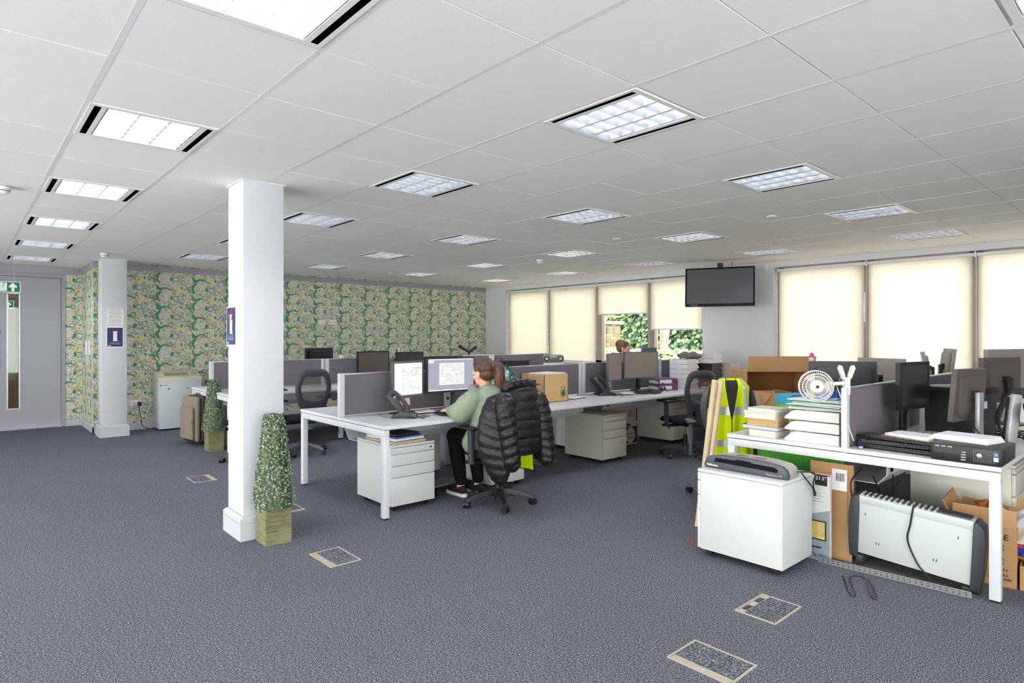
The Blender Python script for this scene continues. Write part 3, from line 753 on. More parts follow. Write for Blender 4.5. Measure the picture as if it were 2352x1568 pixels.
chair('chair pushed under the back bench, mostly hidden by the column', (2.52, 7.30, 0), .3, arms=False)
chair('chair at the far side of the back bench, top just showing', (4.85, 9.55, 0), PI, arms=False)

# ================================================================== ELECTRONICS
g = G('screen glass off'); g.base(S(26, 25, 26), .22, spec=.6); SCR_OFF = g.m
g = G('matt screen off'); g.base(S(142, 130, 120), .45, spec=.5); SCR_MATT = g.m
PANEL_G = emit('screen grey', (178, 178, 192), .95); PANEL_W = emit('screen white', (250, 250, 255), 1.0); INK = emit('screen ink', (150, 150, 162), .9); INK2 = emit('screen ink dark', (70, 70, 84), .8); INK_G = emit('screen ink green', (120, 140, 110), .9)
def monitor(label, loc, rz, w=.50, h=.32, zb=.12, scr=None, body=None, bez=.016, tilt=0., base='rect', logo=False, thick=.035, group='computer monitors', lean=None, stand_m=None, cat='monitor', ribs=False, bezel_m=None):
    """front faces -Y; zb = height of the panel's lower edge above the foot"""
    body = body or BLACK; scr = scr or SCR_OFF; stand_m = stand_m or BLACK
    t = thing('monitor', label, cat, loc, rz, group, rot=lean)
    R = T(0, .0, zb+h/2, rx=tilt)
    b = M().prism(rrect(w, h, .006, 2), -.012, thick*.45, 'y', body, mtx=None)
    b.prism(rrect(w*.8, h*.75, .02, 3), thick*.45, thick, 'y', body)
    bmesh.ops.transform(b.b, matrix=R, verts=b.b.verts[:]); o = b.obj('housing', parent=t)
    f = M(); z_ = -.0165
    for a in ((-w/2, -w/2+bez, -h/2, h/2), (w/2-bez, w/2, -h/2, h/2), (-w/2+bez, w/2-bez, h/2-bez, h/2), (-w/2+bez, w/2-bez, -h/2, -h/2+bez*1.3)): f.box(a[0], a[1], z_, -.011, a[2], a[3], bezel_m or body, mtx=R)
    f.obj('bezel', parent=t, smooth=None)
    s_ = M().box(-w/2+bez, w/2-bez, -.0145, -.0115, -h/2+bez*1.3, h/2-bez, scr, mtx=R).obj('display', parent=t, smooth=None)
    if logo:
        lg = M().tube([(R @ Vector((.028*math.cos(a), thick+.002, h*.1+.028*math.sin(a)))) for a in [k*2*PI/20 for k in range(20)]], .0022, 6, SILVER, closed=True).obj('logo_ring', parent=t)
        p = R @ Vector((0, thick+.002, h*.1)); text('lettering', 'DELL', .019, SILVER, lg, p, (PI/2+tilt, 0, PI))
    if ribs:
        r_ = M()
        for k in range(7): r_.box(-w*.47, w*.47, thick*.45, thick*.45+.003, h*.10+k*.016, h*.10+k*.016+.008, D_GREY, mtx=R)
        r_.obj('rib_field', parent=t, smooth=None)['kind'] = 'stuff'
    if base == 'rect':
        M().box(-.11, .11, -.07, .12, 0, .012, stand_m, bev=.004).obj('foot', parent=t)
        M().box(-.032, .032, .05, .075, .01, zb+h*.55, stand_m, bev=.004).obj('stand', parent=t)
        M().box(-.04, .04, thick-.004, .052, zb+h*.42, zb+h*.58, BLACK, mtx=None).obj('hinge', parent=t, smooth=None)
    elif base == 'round':
        M().lathe([(.115, 0), (.115, .008), (.10, .016), (.03, .026), (0, .027)], 28, stand_m, mtx=T(0, .04, 0)).obj('foot', parent=t)
        M().box(-.022, .022, .045, .07, .015, zb+h*.5, stand_m, bev=.004).obj('stand', parent=t)
        M().box(-.04, .04, thick-.004, .048, zb+h*.42, zb+h*.58, BLACK).obj('hinge', parent=t, smooth=None)
    M().tube(spline([(.05, thick+.004, zb+h*.2), (.06, thick+.03, zb*.8), (.03, .085, zb*.45), (.07, .10, .02), (.12, .13, .006)], 5), .0035, 6, CABLE).obj('lead', parent=t)
    return t, s_, R
# the two lit monitors before the woman (document pages on screen)
def page(t, R, w, h, x0, x1, z0, z1, lines, m0=PANEL_W, ink=INK, seed=1):
    """print on a lit display: a page with lines, coordinates in fractions of the display"""
    rg = random.Random(seed); y = -.0151
    P = lambda fx, fz: (-w/2+fx*w, -h/2+fz*h)
    a, b = P(x0, z0), P(x1, z1)
    pg = M().box(a[0], b[0], y-.0004, y, a[1], b[1], m0, mtx=R)
    n = lines
    for k in range(n):
        zz = b[1]-(b[1]-a[1])*(.06+.9*k/n); xx = a[0]+(b[0]-a[0])*.06
        while xx < b[0]-(b[0]-a[0])*.10:
            l = rg.uniform(.02, .16)*(b[0]-a[0])
            if rg.random() < .62: pg.box(xx, min(xx+l, b[0]-.004), y-.0008, y-.0004, zz-.0012, zz+.0012, ink, mtx=R)
            xx += l+rg.uniform(.01, .12)*(b[0]-a[0])
    o = pg.obj('page', parent=t, smooth=None); o['kind'] = 'stuff'; return o
w1, h1 = .405, .335
t, s_, R = monitor('smaller lit monitor showing a letter, sticky notes below', (3.055, 4.76, DT), math.radians(14), w1, h1, .145, PANEL_W, D_GREY, .02, base='rect', stand_m=BLACK, bezel_m=mat('taupe bezel', (96, 90, 88), .4))
pg = page(t, R, w1, h1, .26, .93, .14, .86, 22, PANEL_W, INK, 3)
page(t, R, w1, h1, .06, .11, .2, .9, 14, PANEL_W, INK, 4)
text('lettering', 'John Lewis', .022, INK_G, s_, R @ Vector((.125, -.0162, .10)), (PI/2, 0, 0), ext=.0002)
w2, h2 = .56, .335
t2, s2, R2 = monitor('larger lit monitor showing a white form in front of the woman', (3.56, 4.78, DT), math.radians(-2), w2, h2, .165, PANEL_G, D_GREY, .014, base='rect', stand_m=SILVER)
page(t2, R2, w2, h2, .25, .77, .22, .84, 24, PANEL_W, INK, 7)
page(t2, R2, w2, h2, .03, .965, .93, .97, 0); page(t2, R2, w2, h2, .03, .14, .85, .92, 2, PANEL_W, INK2, 5); page(t2, R2, w2, h2, .03, .965, .05, .085, 1, PANEL_W, INK2, 6)
m = M().cyl((0, .046, .10), (0, .0495, .10), .016, n=16, m=BLACK); m.obj('cable_hole', parent=t2)
# sticky notes
for dx, c, lab, nm in ((-.02, (206, 186, 86), 'yellow sticky note hanging under the smaller lit monitor', 'a'), (.045, (232, 196, 198), 'pink sticky note hanging under the smaller lit monitor', 'b')):
    p = Vector((3.0+dx*.97, 4.735+dx*.24, DT+.145))
    o = M().grid(lambda u, v: ((u-.5)*.062, -.012*v*v, -.085*v+.02), 4, 6, mat('sticky note '+nm, c, .8)).obj('sticky_note', smooth=60, loc=p, rot=(0, 0, .24)); tag(o, lab, 'sticky note')
    o.modifiers.new('thickness', 'SOLIDIFY').thickness = .0006
# two blank monitors further along
monitor('narrow blank monitor left of the pair near the window', (6.08, 4.78, DT), math.radians(13), .39, .34, .155, SCR_MATT, M_GREY, .012, stand_m=SILVER)
monitor('wide blank monitor right of the pair near the window', (6.60, 4.76, DT), math.radians(-14), .56, .34, .165, SCR_MATT, M_GREY, .012, base='round')
# monitors on the far side of the middle bench and on the back bench
monitor('dark monitor back rising over the screen beside the lit monitors', (3.88, 5.35, DT), PI, .50, .33, .16, body=BLACK)
monitor('monitor back with a round logo between green bag and radio', (4.86, 5.30, DT), PI, .50, .32, .10, body=D_GREY, logo=True)
monitor('grey monitor back with a round logo near the window and trays', (7.62, 5.35, DT), math.radians(188), .44, .34, .20, body=M_GREY, logo=True, thick=.03)
monitor('brown glossy screen facing the camera on the back bench', (4.66, 8.20, DT), .0, .54, .36, .12, scr=mat('brown reflective screen', (92, 84, 80), .3))
monitor('dark screen on the back bench right of the brown one', (5.32, 8.22, DT), .0, .50, .34, .12, scr=mat('dark reflective screen', (54, 54, 62), .35))
monitor('black monitor peeking over the back bench behind the column', (4.10, 8.85, DT), math.radians(196), .52, .34, .19, body=BLACK)

# right bench: stacked old monitors
WG = mat('warm grey plastic', (150, 143, 134), .5); TP = mat('taupe plastic', (84, 77, 72), .5)
monitor('wide black monitor back with ribs and logo behind the clip fan', (5.12, 1.82, DT), math.radians(120), .46, .36, .15, body=D_GREY, logo=True, ribs=True, bez=.02, base='rect', thick=.04, bezel_m=SILVER)
monitor('grey monitor turned edge on behind the ribbed monitor', (5.80, 1.76, DT), math.radians(72), .40, .33, .19, body=WG)
monitor('tall black bezel monitor turned to the right by the screen', (4.96, 1.31, DT), math.radians(-10), .40, .325, .20, body=BLACK, scr=SCR_OFF, bez=.022)
monitor('taupe monitor back with silver stand in the middle of the pile', (4.86, .98, DT), math.radians(170), .42, .33, .165, body=TP, stand_m=SILVER, thick=.03, tilt=-.08)
monitor('upright monitor standing high at the window behind the pile', (7.50, 1.68, DT), math.radians(24), .40, .36, .22, body=WG, scr=SCR_MATT, tilt=.12)
monitor('tilted monitor back leaning away high at the window', (7.22, 1.80, DT), math.radians(196), .36, .33, .22, body=WG, tilt=.15)
monitor('dark backed monitor at the right rear of the pile', (5.82, .98, DT), math.radians(164), .50, .33, .215, body=TP)
monitor('largest monitor at the very right edge behind the others', (6.32, 1.02, DT), math.radians(164), .60, .40, .20, body=WG)

# television hung from the ceiling
TVc = (8.32, 4.62)
tv = thing('television', 'black flat television hung from the ceiling by the window pier', 'television', (TVc[0], TVc[1], 2.155)); tv.rotation_euler = (math.radians(-5), 0, math.radians(-66))
M().prism(rrect(.96, .575, .01, 2), -.02, .035, 'y', BLACK_G).obj('housing', parent=tv)
M().box(-.455, .455, -.0225, -.0195, -.245, .262, mat('tv screen reflection grey', (84, 83, 90), .25, spec=.5)).obj('display', parent=tv, smooth=None)  # reflection of the room put into the screen's grey base colour
M().box(-.30, .30, .035, .075, -.16, .16, BLACK, bev=.01).obj('back_cover', parent=tv)
M().box(-.40, -.30, -.0235, -.02, -.268, -.262, SILVER).obj('trim_strip', parent=tv, smooth=None)
m = M().box(-.04, .04, .07, .11, -.10, .37, BLACK); m.obj('ceiling_bracket', parent=tv, smooth=None)
M().tube([(.16, .05, .2), (.17, .06, .3), (.165, .06, .37)], .004, 6, CABLE).obj('cable', parent=tv)

# ================================================================== SMALL FITTINGS ON CEILING, WALLS AND FLOOR
SM = mat('smoke detector white', (232, 232, 230), .4)
for (u, v), lab in (((1240, 600), 'white smoke detector over the middle of the far desks'), ((240, 585), 'white smoke detector in front of the column near the door'), ((6, 432), 'white smoke detector cut by the left edge of the picture')):
    p = onZ(u, v-4, ZC)
    t = thing('smoke_detector', lab, 'smoke detector', (p.x, p.y, ZC-.004), group='smoke detectors')
    M().lathe([(.05, 0), (.05, -.014), (.046, -.018)], 24, SM).obj('mounting_base', parent=t)
    M().lathe([(.044, -.018), (.044, -.034), (.032, -.048), (.03, -.052), (0, -.052)], 24, SM).obj('sensor_head', parent=t)
    M().lathe([(.0445, -.026), (.0445, -.03), (.044, -.031)], 24, D_GREY).obj('vent_ring', parent=t)
DL = emit('downlight lamp', (255, 252, 244), 30)
for (u, v), lab in (((1772, 497), 'small round downlight glowing over the vest chair'), ((1416, 549), 'small round downlight over the blank monitors'), ((897, 627), 'small round downlight near the papered wall')):
    p = onZ(u, v, ZC); t = thing('downlight', lab, 'downlight', (p.x, p.y, ZC-.003), group='small downlights')
    M().lathe([(.026, .0), (.042, -.004), (.044, 0), (.044, .008), (.026, .008)], 24, SM).obj('bezel', parent=t)
    M().lathe([(0, .002), (.024, .002), (.024, .006), (0, .006)], 16, DL).obj('lamp', parent=t)
# exit signs
GREEN = emit('exit sign green', (0, 148, 84), .55); SIGNW = emit('exit sign white', (240, 246, 242), .8)
def exit_sign(label, loc, w=.36, h=.15, drop=.25, group='exit signs'):
    t = thing('exit_sign', label, 'exit sign', loc, 0, group)
    M().box(-w/2, w/2, 0, .012, 0, h, SIGNW, bev=.003).obj('board', parent=t)
    M().box(-w/2+.008, w/2-.008, -.0015, 0, .008, h-.008, GREEN).obj('green_field', parent=t, smooth=None)
    ax = w/2-.085; a = h*.40; cz = h/2; m = M()                   # arrow
    m.prism([(ax-.016, cz-a), (ax+.016, cz-a), (ax+.016, cz+.0), (ax+.034, cz-.014), (ax+.05, cz+.006), (ax, cz+a), (ax-.05, cz+.006), (ax-.034, cz-.014), (ax-.016, cz)], -.003, -.0015, 'y', SIGNW)
    m.obj('arrow', parent=t, smooth=None)
    rx = w/2-.20; M().box(rx-.048, rx+.048, -.003, -.0015, .018, h-.018, SIGNW).obj('doorway', parent=t, smooth=None)
    m = M(); q = lambda *p: [(rx+x, -.0042, cz+z) for x, z in p]  # running figure
    m.cyl((rx+.012, -.005, cz+.040), (rx+.012, -.003, cz+.040), .010, n=14, m=GREEN)
    for pts, r in ((q((.006, .026), (-.004, -.004)), .011), (q((.004, .022), (.026, .008), (.036, .020)), .005), (q((.002, .022), (-.022, .020), (-.034, .004)), .005), (q((-.004, -.004), (.022, -.016), (.012, -.044)), .007), (q((-.006, -.004), (-.018, -.026), (-.044, -.030)), .007)): m.tube(pts, r, 6, GREEN, flat=.25)
    m.obj('running_figure', parent=t)
    if drop:
        for s_ in (-1, 1): M().cyl((s_*w*.3, .006, h), (s_*w*.3, .006, h+drop), .0015, n=6, m=SILVER).obj('hanger', parent=t)
    return t
p = onY(47, 672, 11.2)
exit_sign('green exit sign with up arrow hanging before the grey door', (p.x-.18, 11.2, 2.063), .36, .155, ZC-2.063-.157)
exit_sign('second green exit sign seen through the door glass', (.55, DY+2.0, 1.93), .30, .14, .40)
# wall sockets
SOCK = mat('white socket plastic', (236, 234, 232), .35)
def socket(label, x, z, plug=False, slots=True):
    t = thing('wall_socket', label, 'socket', (x, BY, z), group='white wall sockets')
    M().box(-.073, .073, -.010, 0, -.043, .043, SOCK, bev=.004).obj('plate', parent=t)
    if slots:
        for s_ in (-.037, .037):
            for (dx, dz, w, h) in ((0, .006, .0035, .004), (-.011, -.010, .0035, .002), (.011, -.010, .0035, .002)): M().box(s_+dx-w, s_+dx+w, -.0108, -.0098, dz-h-.004, dz+h+.004, D_GREY).obj('slot', parent=t, smooth=None)
    else: M().box(-.03, .03, -.0115, -.0098, -.02, .02, SOCK, bev=.002).obj('blank_cover', parent=t)
    return t
socket('white double socket low on the papered wall left of the shredder', 2.02, .413)
socket('white socket plate on the papered wall, right of the pair', 5.28, 1.705); socket('white blank plate on the papered wall, left of the pair', 5.055, 1.705, slots=False)
pl = thing('plug', 'black plug and lead running down to the shredder', 'plug', (2.058, BY-.011, .40))
M().box(-.026, .026, -.034, 0, -.028, .026, BLACK, bev=.008).obj('plug_body', parent=pl)
M().tube(spline([(0, -.02, -.028), (0, -.03, -.12), (.02, -.035, -.22), (.03, -.05, -.33), (.10, -.09, -.385), (.21, -.10, -.388)], 8), .005, 8, CABLE).obj('cord', parent=pl)
M().box(.012, .03, -.044, -.028, -.255, -.235, SOCK).obj('cord_tag', parent=pl, smooth=None)
# entry phone on the nib wall
t = thing('entry_phone', 'white wall handset on the short papered wall by the door', 'entry phone', (NX, 11.12, 1.15))
M().box(-.03, 0, -.05, .05, 0, .22, SOCK, bev=.008).obj('cradle', parent=t); M().box(-.065, -.032, -.026, .026, -.005, .215, SOCK, bev=.014).obj('handset', parent=t)
M().tube(spline([(-.045, 0, -.005), (-.05, 0, -.07), (-.045, .02, -.12), (-.04, .0, -.16), (-.035, -.015, -.11), (-.02, 0, .0)], 6), .005, 6, SOCK).obj('cord', parent=t)
M().box(-.02, 0, 4.257-11.12-.03, 4.257-11.12+.03, 1, 1.01).b.free()
tag(M().box(WX-.02, WX, 4.23, 4.29, 2.41, 2.50, SOCK, bev=.005).obj('motion_sensor'), 'small white sensor box high on the pier right of the television', 'sensor')

# notices and posters (flat print)
NAVY = mat('navy poster print', (30, 48, 96), .5); PINK = mat('pink poster print', (214, 50, 92), .5); SKYB = mat('light blue print', (120, 190, 224), .5); GREYP = mat('grey print', (150, 148, 156), .6); REDP = mat('red print', (196, 92, 104), .6); DARKP = mat('dark print', (40, 40, 48), .6)
def poster(label, loc, rz, w=.19, h=.27):
    t = thing('poster', label, 'poster', loc, rz, 'navy thermometer posters')          # faces -Y
    M().box(-w/2-.008, w/2+.008, -.0012, 0, -.014, h+.008, PAPER).obj('sheet', parent=t, smooth=None)
    M().box(-w/2, w/2, -.002, -.0012, 0, h, NAVY).obj('print_field', parent=t, smooth=None)
    m = M().tube([(.036*math.cos(a), -.0026, h*.80+.036*math.sin(a)) for a in [k*2*PI/24 for k in range(24)]], .006, 6, PINK, closed=True, flat=.3); m.obj('ring', parent=t)
    M().box(-.024, .026, -.0032, -.002, h*.29, h*.86, PAPER).box(.026, .034, -.0032, -.002, h*.29, h*.33, PAPER).obj('ribbon', parent=t, smooth=None)
    M().box(-.032, .032, -.0038, -.003, h*.82, h*.86, DARKP).obj('slot_mark', parent=t, smooth=None)
    text('lettering', 'Increase your awareness', .0135, SKYB, t, (0, -.0024, h*.235), (PI/2, 0, 0), ext=.0003)
    for k, (zz, b) in enumerate(((.175, .14), (.135, .12))): M().box(-b/2, b/2, -.0024, -.0019, h*zz-.003, h*zz+.003, GREYP).obj('small_print', parent=t, smooth=None)
    M().box(-w/2+.01, -w/2+.045, -.0024, -.0019, .008, .018, PAPER).obj('corner_mark', parent=t, smooth=None)
    return t
poster('navy poster on the far column near the door', (1.65, 10.2345, 1.288), 0)
poster('navy poster on the left face of the tall near column', (1.4845, 4.675, 1.372), -PI/2)
t = thing('notice', 'white printed notice with red heading on the far column', 'notice', (1.65, 10.2345, 1.568))
M().box(-.105, .105, -.0012, 0, 0, .262, PAPER).obj('sheet', parent=t, smooth=None)
text('lettering', 'IMPORTANT PUBLIC', .015, REDP, t, (0, -.0016, .245), (PI/2, 0, 0), ext=.0003); text('lettering', 'INFORMATION NOTICE', .015, REDP, t, (0, -.0016, .228), (PI/2, 0, 0), ext=.0003)
rg = random.Random(2); m = M()
for k, zz in enumerate((.208, .195, .178, .166, .150, .142, .118, .104, .092, .078, .064, .05)):
    b = rg.uniform(.06, .085); m.box(-b, b, -.0016, -.001, zz-.002, zz+.002, GREYP)
o = m.obj('print_line', parent=t, smooth=None); o['kind'] = 'stuff'
M().box(-.085, .085, -.0016, -.001, .024, .030, REDP).obj('red_line', parent=t, smooth=None)

# floor boxes
FBR = mat('beige floor box trim', (176, 164, 148), .5)
def floor_box(label, x0, x1, y0, y1, side, openp=False):
    t = thing('floor_box', label, 'floor box', ((x0+x1)/2, (y0+y1)/2, 0), group='floor boxes'); hx, hy = (x1-x0)/2, (y1-y0)/2; b = .010
    m = M()
    for a in ((-hx, hx, -hy, -hy+b), (-hx, hx, hy-b, hy), (-hx, -hx+b, -hy+b, hy-b), (hx-b, hx, -hy+b, hy-b)): m.box(*a, -.01, .004, FBR)
    m.obj('frame', parent=t, smooth=None)
    s_ = .036; hx -= b+.003; hy -= b+.003
    lid = {'x-': (-hx+s_, hx, -hy, hy), 'x+': (-hx, hx-s_, -hy, hy), 'y+': (-hx, hx, -hy, hy-s_), 'y-': (-hx, hx, -hy+s_, hy)}[side]
    M().box(*lid, -.01, .003, CARPET).obj('carpet_lid', parent=t, smooth=None)
    st = {'x-': (-hx, -hx+s_-.002, -hy, hy), 'x+': (hx-s_+.002, hx, -hy, hy), 'y+': (-hx, hx, hy-s_+.002, hy), 'y-': (-hx, hx, -hy, -hy+s_-.002)}[side]
    sp_ = M().box(*st, -.01, .002, FBR).obj('strip', parent=t, smooth=None)
    lx = st[1]-st[0] > st[3]-st[2]
    cxm, cym = (st[0]+st[1])/2, (st[2]+st[3])/2
    M().box(cxm-(.022 if lx else .010), cxm+(.022 if lx else .010), cym-(.010 if lx else .022), cym+(.010 if lx else .022), .002, .0045, SILVER, bev=.001).obj('latch', parent=sp_)
    if openp:
        for q in (-.27, .20):
            a = (st[0]+st[1])/2+(q+.02)*(st[1]-st[0]) if lx else cxm; c = cym if lx else cym+q*(st[3]-st[2])
            M().box(a-.035, a+.035, c-.014, c+.014, .0018, .0028, BLACK).obj('cable_outlet', parent=sp_, smooth=None)
floor_box('floor box in the carpet right of the near topiary', 1.715, 1.928, 3.54, 3.855, 'x-')
floor_box('floor box with open cable outlets near the laminator pedestal', 3.035, 3.343, 1.385, 1.602, 'y+', True)
floor_box('nearest floor box at the bottom edge with a wide beige strip', 2.365, 2.60, 1.265, 1.567, 'x-')
floor_box('floor box far left of the tall column', 1.708, 1.922, 6.46, 6.775, 'x+')
floor_box('floor box half hidden behind the near topiary', 1.90, 2.14, 4.87, 5.18, 'y-')
floor_box('floor box behind the coat chair under the middle bench', 4.86, 5.17, 4.86, 5.08, 'y+')

# ================================================================== LEFT SIDE THINGS
# topiary cones in wooden planters
LEAF = []
for k, c in enumerate(((92, 112, 82), (138, 154, 116), (62, 80, 58), (182, 194, 160))): LEAF.append(mat('topiary leaf %d' % k, c, .45))
PLK = None
g = G('green stained planter wood'); co = g.coord()
nz = g.noise(g.vmul(co, (3, 3, 26)), 5, 4, .6); nz2 = g.noise(co, 6, 2)
g.base(g.ramp(g.math('ADD', g.math('MULTIPLY', nz, .6), g.math('MULTIPLY', nz2, .4)), [(.32, S(92, 92, 64)), (.5, S(128, 128, 94)), (.68, S(150, 149, 114))]), .75, spec=.2); PLK = g.m
def topiary_meshes():
    rg = random.Random(11); m = M(); hb, ht, rb, rt = .245, .885, .138, .060
    for k in range(4600):
        u = rg.random()**.8; top = rg.random() < .06
        if top: a = rg.uniform(0, 2*PI); r = rt*math.sqrt(rg.random()); z = ht-.01
        else:
            z = hb+(ht-hb)*(1-(1-u)**.9) if False else hb+(ht-hb)*u
            r = (rb+(rt-rb)*(z-hb)/(ht-hb))*(1-.12*rg.random()); a = rg.uniform(0, 2*PI)
        sq = 1+.12*abs(math.sin(2*a))                              # slightly square cone
        p = Vector((r*sq*math.cos(a), r*sq*math.sin(a), z))
        n = Vector((math.cos(a), math.sin(a), .35 if not top else 3)).normalized()
        n = (n+Vector((rg.uniform(-.8, .8), rg.uniform(-.8, .8), rg.uniform(-.6, .9)))).normalized()
        t1 = n.orthogonal().normalized(); t1.rotate(Matrix.Rotation(rg.uniform(0, 6.28), 3, n)); t2 = n.cross(t1); s_ = rg.uniform(.0075, .0125)
        w = s_*.62
        mi = LEAF[rg.choice((0, 0, 1, 1, 2, 3))]
        m.quad([p-t1*s_*.2, p+t1*s_*.5+t2*w+n*.002, p+t1*s_*1.3, p+t1*s_*.5-t2*w+n*.002], mi)
    leaves = m.mesh('leaves', smooth='raw')
    core = M().lathe([(.0, hb), (rb*.93, hb), (rt*.9, ht-.012), (0, ht-.012)], 16, LEAF[2]).mesh('foliage_core')
    return leaves, core
TL, TCORE = topiary_meshes()
def topiary(label, x, y, rz):
    t = thing('topiary', label, 'topiary', (x, y, 0), rz, 'topiary cones in wooden planters'); h = .09
    for k in range(4):                                             # planked box
        z0, z1 = .0+k*.064, .0+(k+1)*.064-.0012
        for sx, sy in ((1, 0), (-1, 0), (0, 1), (0, -1)):
            if sx: M().box(min(sx*h, sx*(h-.012)), max(sx*h, sx*(h-.012)), -h+.012, h-.012, z0, z1, PLK).obj('plank', parent=t, smooth=None)
            else: M().box(-h, h, min(sy*h, sy*(h-.012)), max(sy*h, sy*(h-.012)), z0, z1, PLK).obj('plank', parent=t, smooth=None)
    M().box(-h+.012, h-.012, -h+.012, h-.012, .2, .245, D_GREY).obj('soil', parent=t, smooth=None)
    f = put('foliage', TCORE, t); l = put('leaf_cover', TL, f); l['kind'] = 'stuff'
    return t
topiary('near topiary cone beside the tall column', 1.645, 4.275, .0)
topiary('far topiary cone half hidden behind the tall column', 2.395, 8.20, .0)

# suitcase
t = thing('suitcase', 'upright beige and brown soft suitcase behind the column', 'suitcase', (2.365, 8.88, 0), math.radians(10))
BEI = mat('beige suitcase fabric', (132, 118, 104), .8, bump=.2, bscale=500); BRN = mat('brown suitcase fabric', (74, 60, 57), .8, bump=.2, bscale=500); PIP = mat('black piping', (30, 30, 32), .6)
M().box(-.04, .14, -.22, .22, .03, .64, BRN, bev=.045, seg=4).obj('shell', parent=t)
M().box(-.095, -.035, -.215, .215, .045, .635, BEI, bev=.028, seg=4).obj('front_panel', parent=t)
M().box(-.14, -.09, -.17, .17, .07, .50, BEI, bev=.024, seg=4).obj('pocket', parent=t)
for x, r, zt in ((-.04, .205, .628), (-.094, .16, .49)):
    pr = [(x, y*r/.2, z) for y, z in rrect(.4, zt-.05, .05, 4, 0, 0)]
    M().tube([(a, b, c+(zt+.05)/2) for a, b, c in pr], .008, 6, PIP, closed=True).obj('zip', parent=t)
M().box(-.03, .13, -.21, .21, .012, .045, BLACK, bev=.008).obj('base', parent=t)
M().tube([(.03, -.06, .64), (.03, -.05, .665), (.03, .05, .665), (.03, .06, .64)], .007, 6, BRN).obj('handle', parent=t)
for y in (-.18, .18): M().cyl((.10, y-.015, .028), (.10, y+.015, .028), .028, n=12, m=BLACK).obj('wheel', parent=t)
M().box(-.165, -.13, -.185, -.172, .30, .335, SILVER, bev=.002).obj('zip_pull', parent=t)
for z in (.20, .42): M().box(-.03, .13, -.2225, -.2195, z, z+.004, PIP).obj('seam', parent=t, smooth=None)

# shredder
t = thing('shredder', 'white floor standing paper shredder with cream top', 'shredder', (2.545, 10.58, 0))
SHW = mat('white shredder steel', (204, 210, 212), .4); SHC = mat('cream shredder plastic', (216, 214, 188), .5)
M().box(-.30, .30, -.20, .19, .025, .745, SHW, bev=.003).obj('cabinet', parent=t)
M().box(-.28, .28, -.18, .17, 0, .026, BLACK).obj('plinth', parent=t, smooth=None)
m = M().prism([(-.205, .745), (.195, .745), (.195, .885), (.10, .885), (-.205, .805)], -.303, .303, 'x', SHC, bev=.004); m.obj('top_housing', parent=t)
sl = lambda y: .805+(y+.205)*(.08/.305)
m = M(); A = [(-.20, -.13), (.14, -.13), (.14, .02), (-.20, .02)]
m.quad([(x, y, sl(y)+.0025) for x, y in A], mat('dark cream slot', (160, 156, 132), .6)); m.obj('feed_slot', parent=t, smooth=None)
m = M(); m.quad([(x, y, sl(y)+.003) for x, y in ((.19, -.10), (.27, -.10), (.27, .04), (.19, .04))], mat('beige control panel', (190, 180, 140), .5)); m.obj('control_panel', parent=t, smooth=None)
for x in (-.17, .10): M().box(x-.006, x+.006, -.208, -.2, .62, .645, D_GREY).obj('door_lock', parent=t, smooth=None)
tag(M().cyl((-.275, -.203, .688), (-.275, -.2, .688), .012, n=16, m=mat('red badge', (190, 36, 44), .4)).obj('badge', parent=t), 'red round maker badge')
text('lettering', 'REXEL', .022, D_GREY, t, (-.215, -.2008, .688), (PI/2, 0, 0)); text('lettering', '2150 CC', .012, M_GREY, t, (.25, -.2008, .725), (PI/2, 0, 0))

# ================================================================== OUTSIDE THE WINDOWS
struct(M().box(WX+.3, 24, -6, 22, -.4, -.3, mat('outside ground', (116, 112, 96), .95)).obj('ground', smooth=None), 'ground outside the windows')
IVY = [mat('ivy leaf %d' % k, c, .4) for k, c in enumerate(((62, 92, 50), (88, 122, 70), (120, 150, 104), (40, 64, 38)))]
HED = [mat('hedge leaf %d' % k, c, .45) for k, c in enumerate(((150, 168, 74), (196, 204, 130), (108, 136, 60), (226, 226, 180)))]
def leaf_field(name, fn, n, size, mats_, label, cat, seed, back=None):
    rg = random.Random(seed); m = M()
    for k in range(n):
        p, nr = fn(rg); nr = (Vector(nr)+Vector((rg.uniform(-.6, .6), rg.uniform(-.6, .6), rg.uniform(-.2, .9)))).normalized(); p = Vector(p)
        t1 = nr.orthogonal().normalized(); t1.rotate(Matrix.Rotation(rg.uniform(0, 6.28), 3, nr)); t2 = nr.cross(t1); s_ = size*rg.uniform(.7, 1.3)
        m.quad([p-t1*s_*.5, p+t1*s_*.05+t2*s_*.48, p+t1*s_*.6, p+t1*s_*.05-t2*s_*.48], rg.choice(mats_))
    if back: m.box(*back, IVY[3])
    o = m.obj(name, smooth='raw'); return tag(o, label, cat, kind='stuff')
leaf_field('ivy', lambda r: ((14.6-.25*r.random(), r.uniform(4.0, 16), r.uniform(.2, 3.2)), (-1, 0, .3)), 9000, .13, [IVY[0], IVY[1], IVY[1], IVY[2], IVY[3]], 'dense ivy covering the garden wall outside', 'ivy', 3, (14.6, 14.9, 3.5, 16.5, -.3, 3.2))
leaf_field('low_hedge', lambda r: ((10.55+.7*r.random()**2, r.uniform(5.0, 11.5), r.uniform(.2, 1.17)), (-.7, 0, .8)), 6000, .085, HED, 'sunlit yellow green hedge below the windows', 'hedge', 4, (10.75, 11.2, 5.0, 11.5, -.3, 1.08))
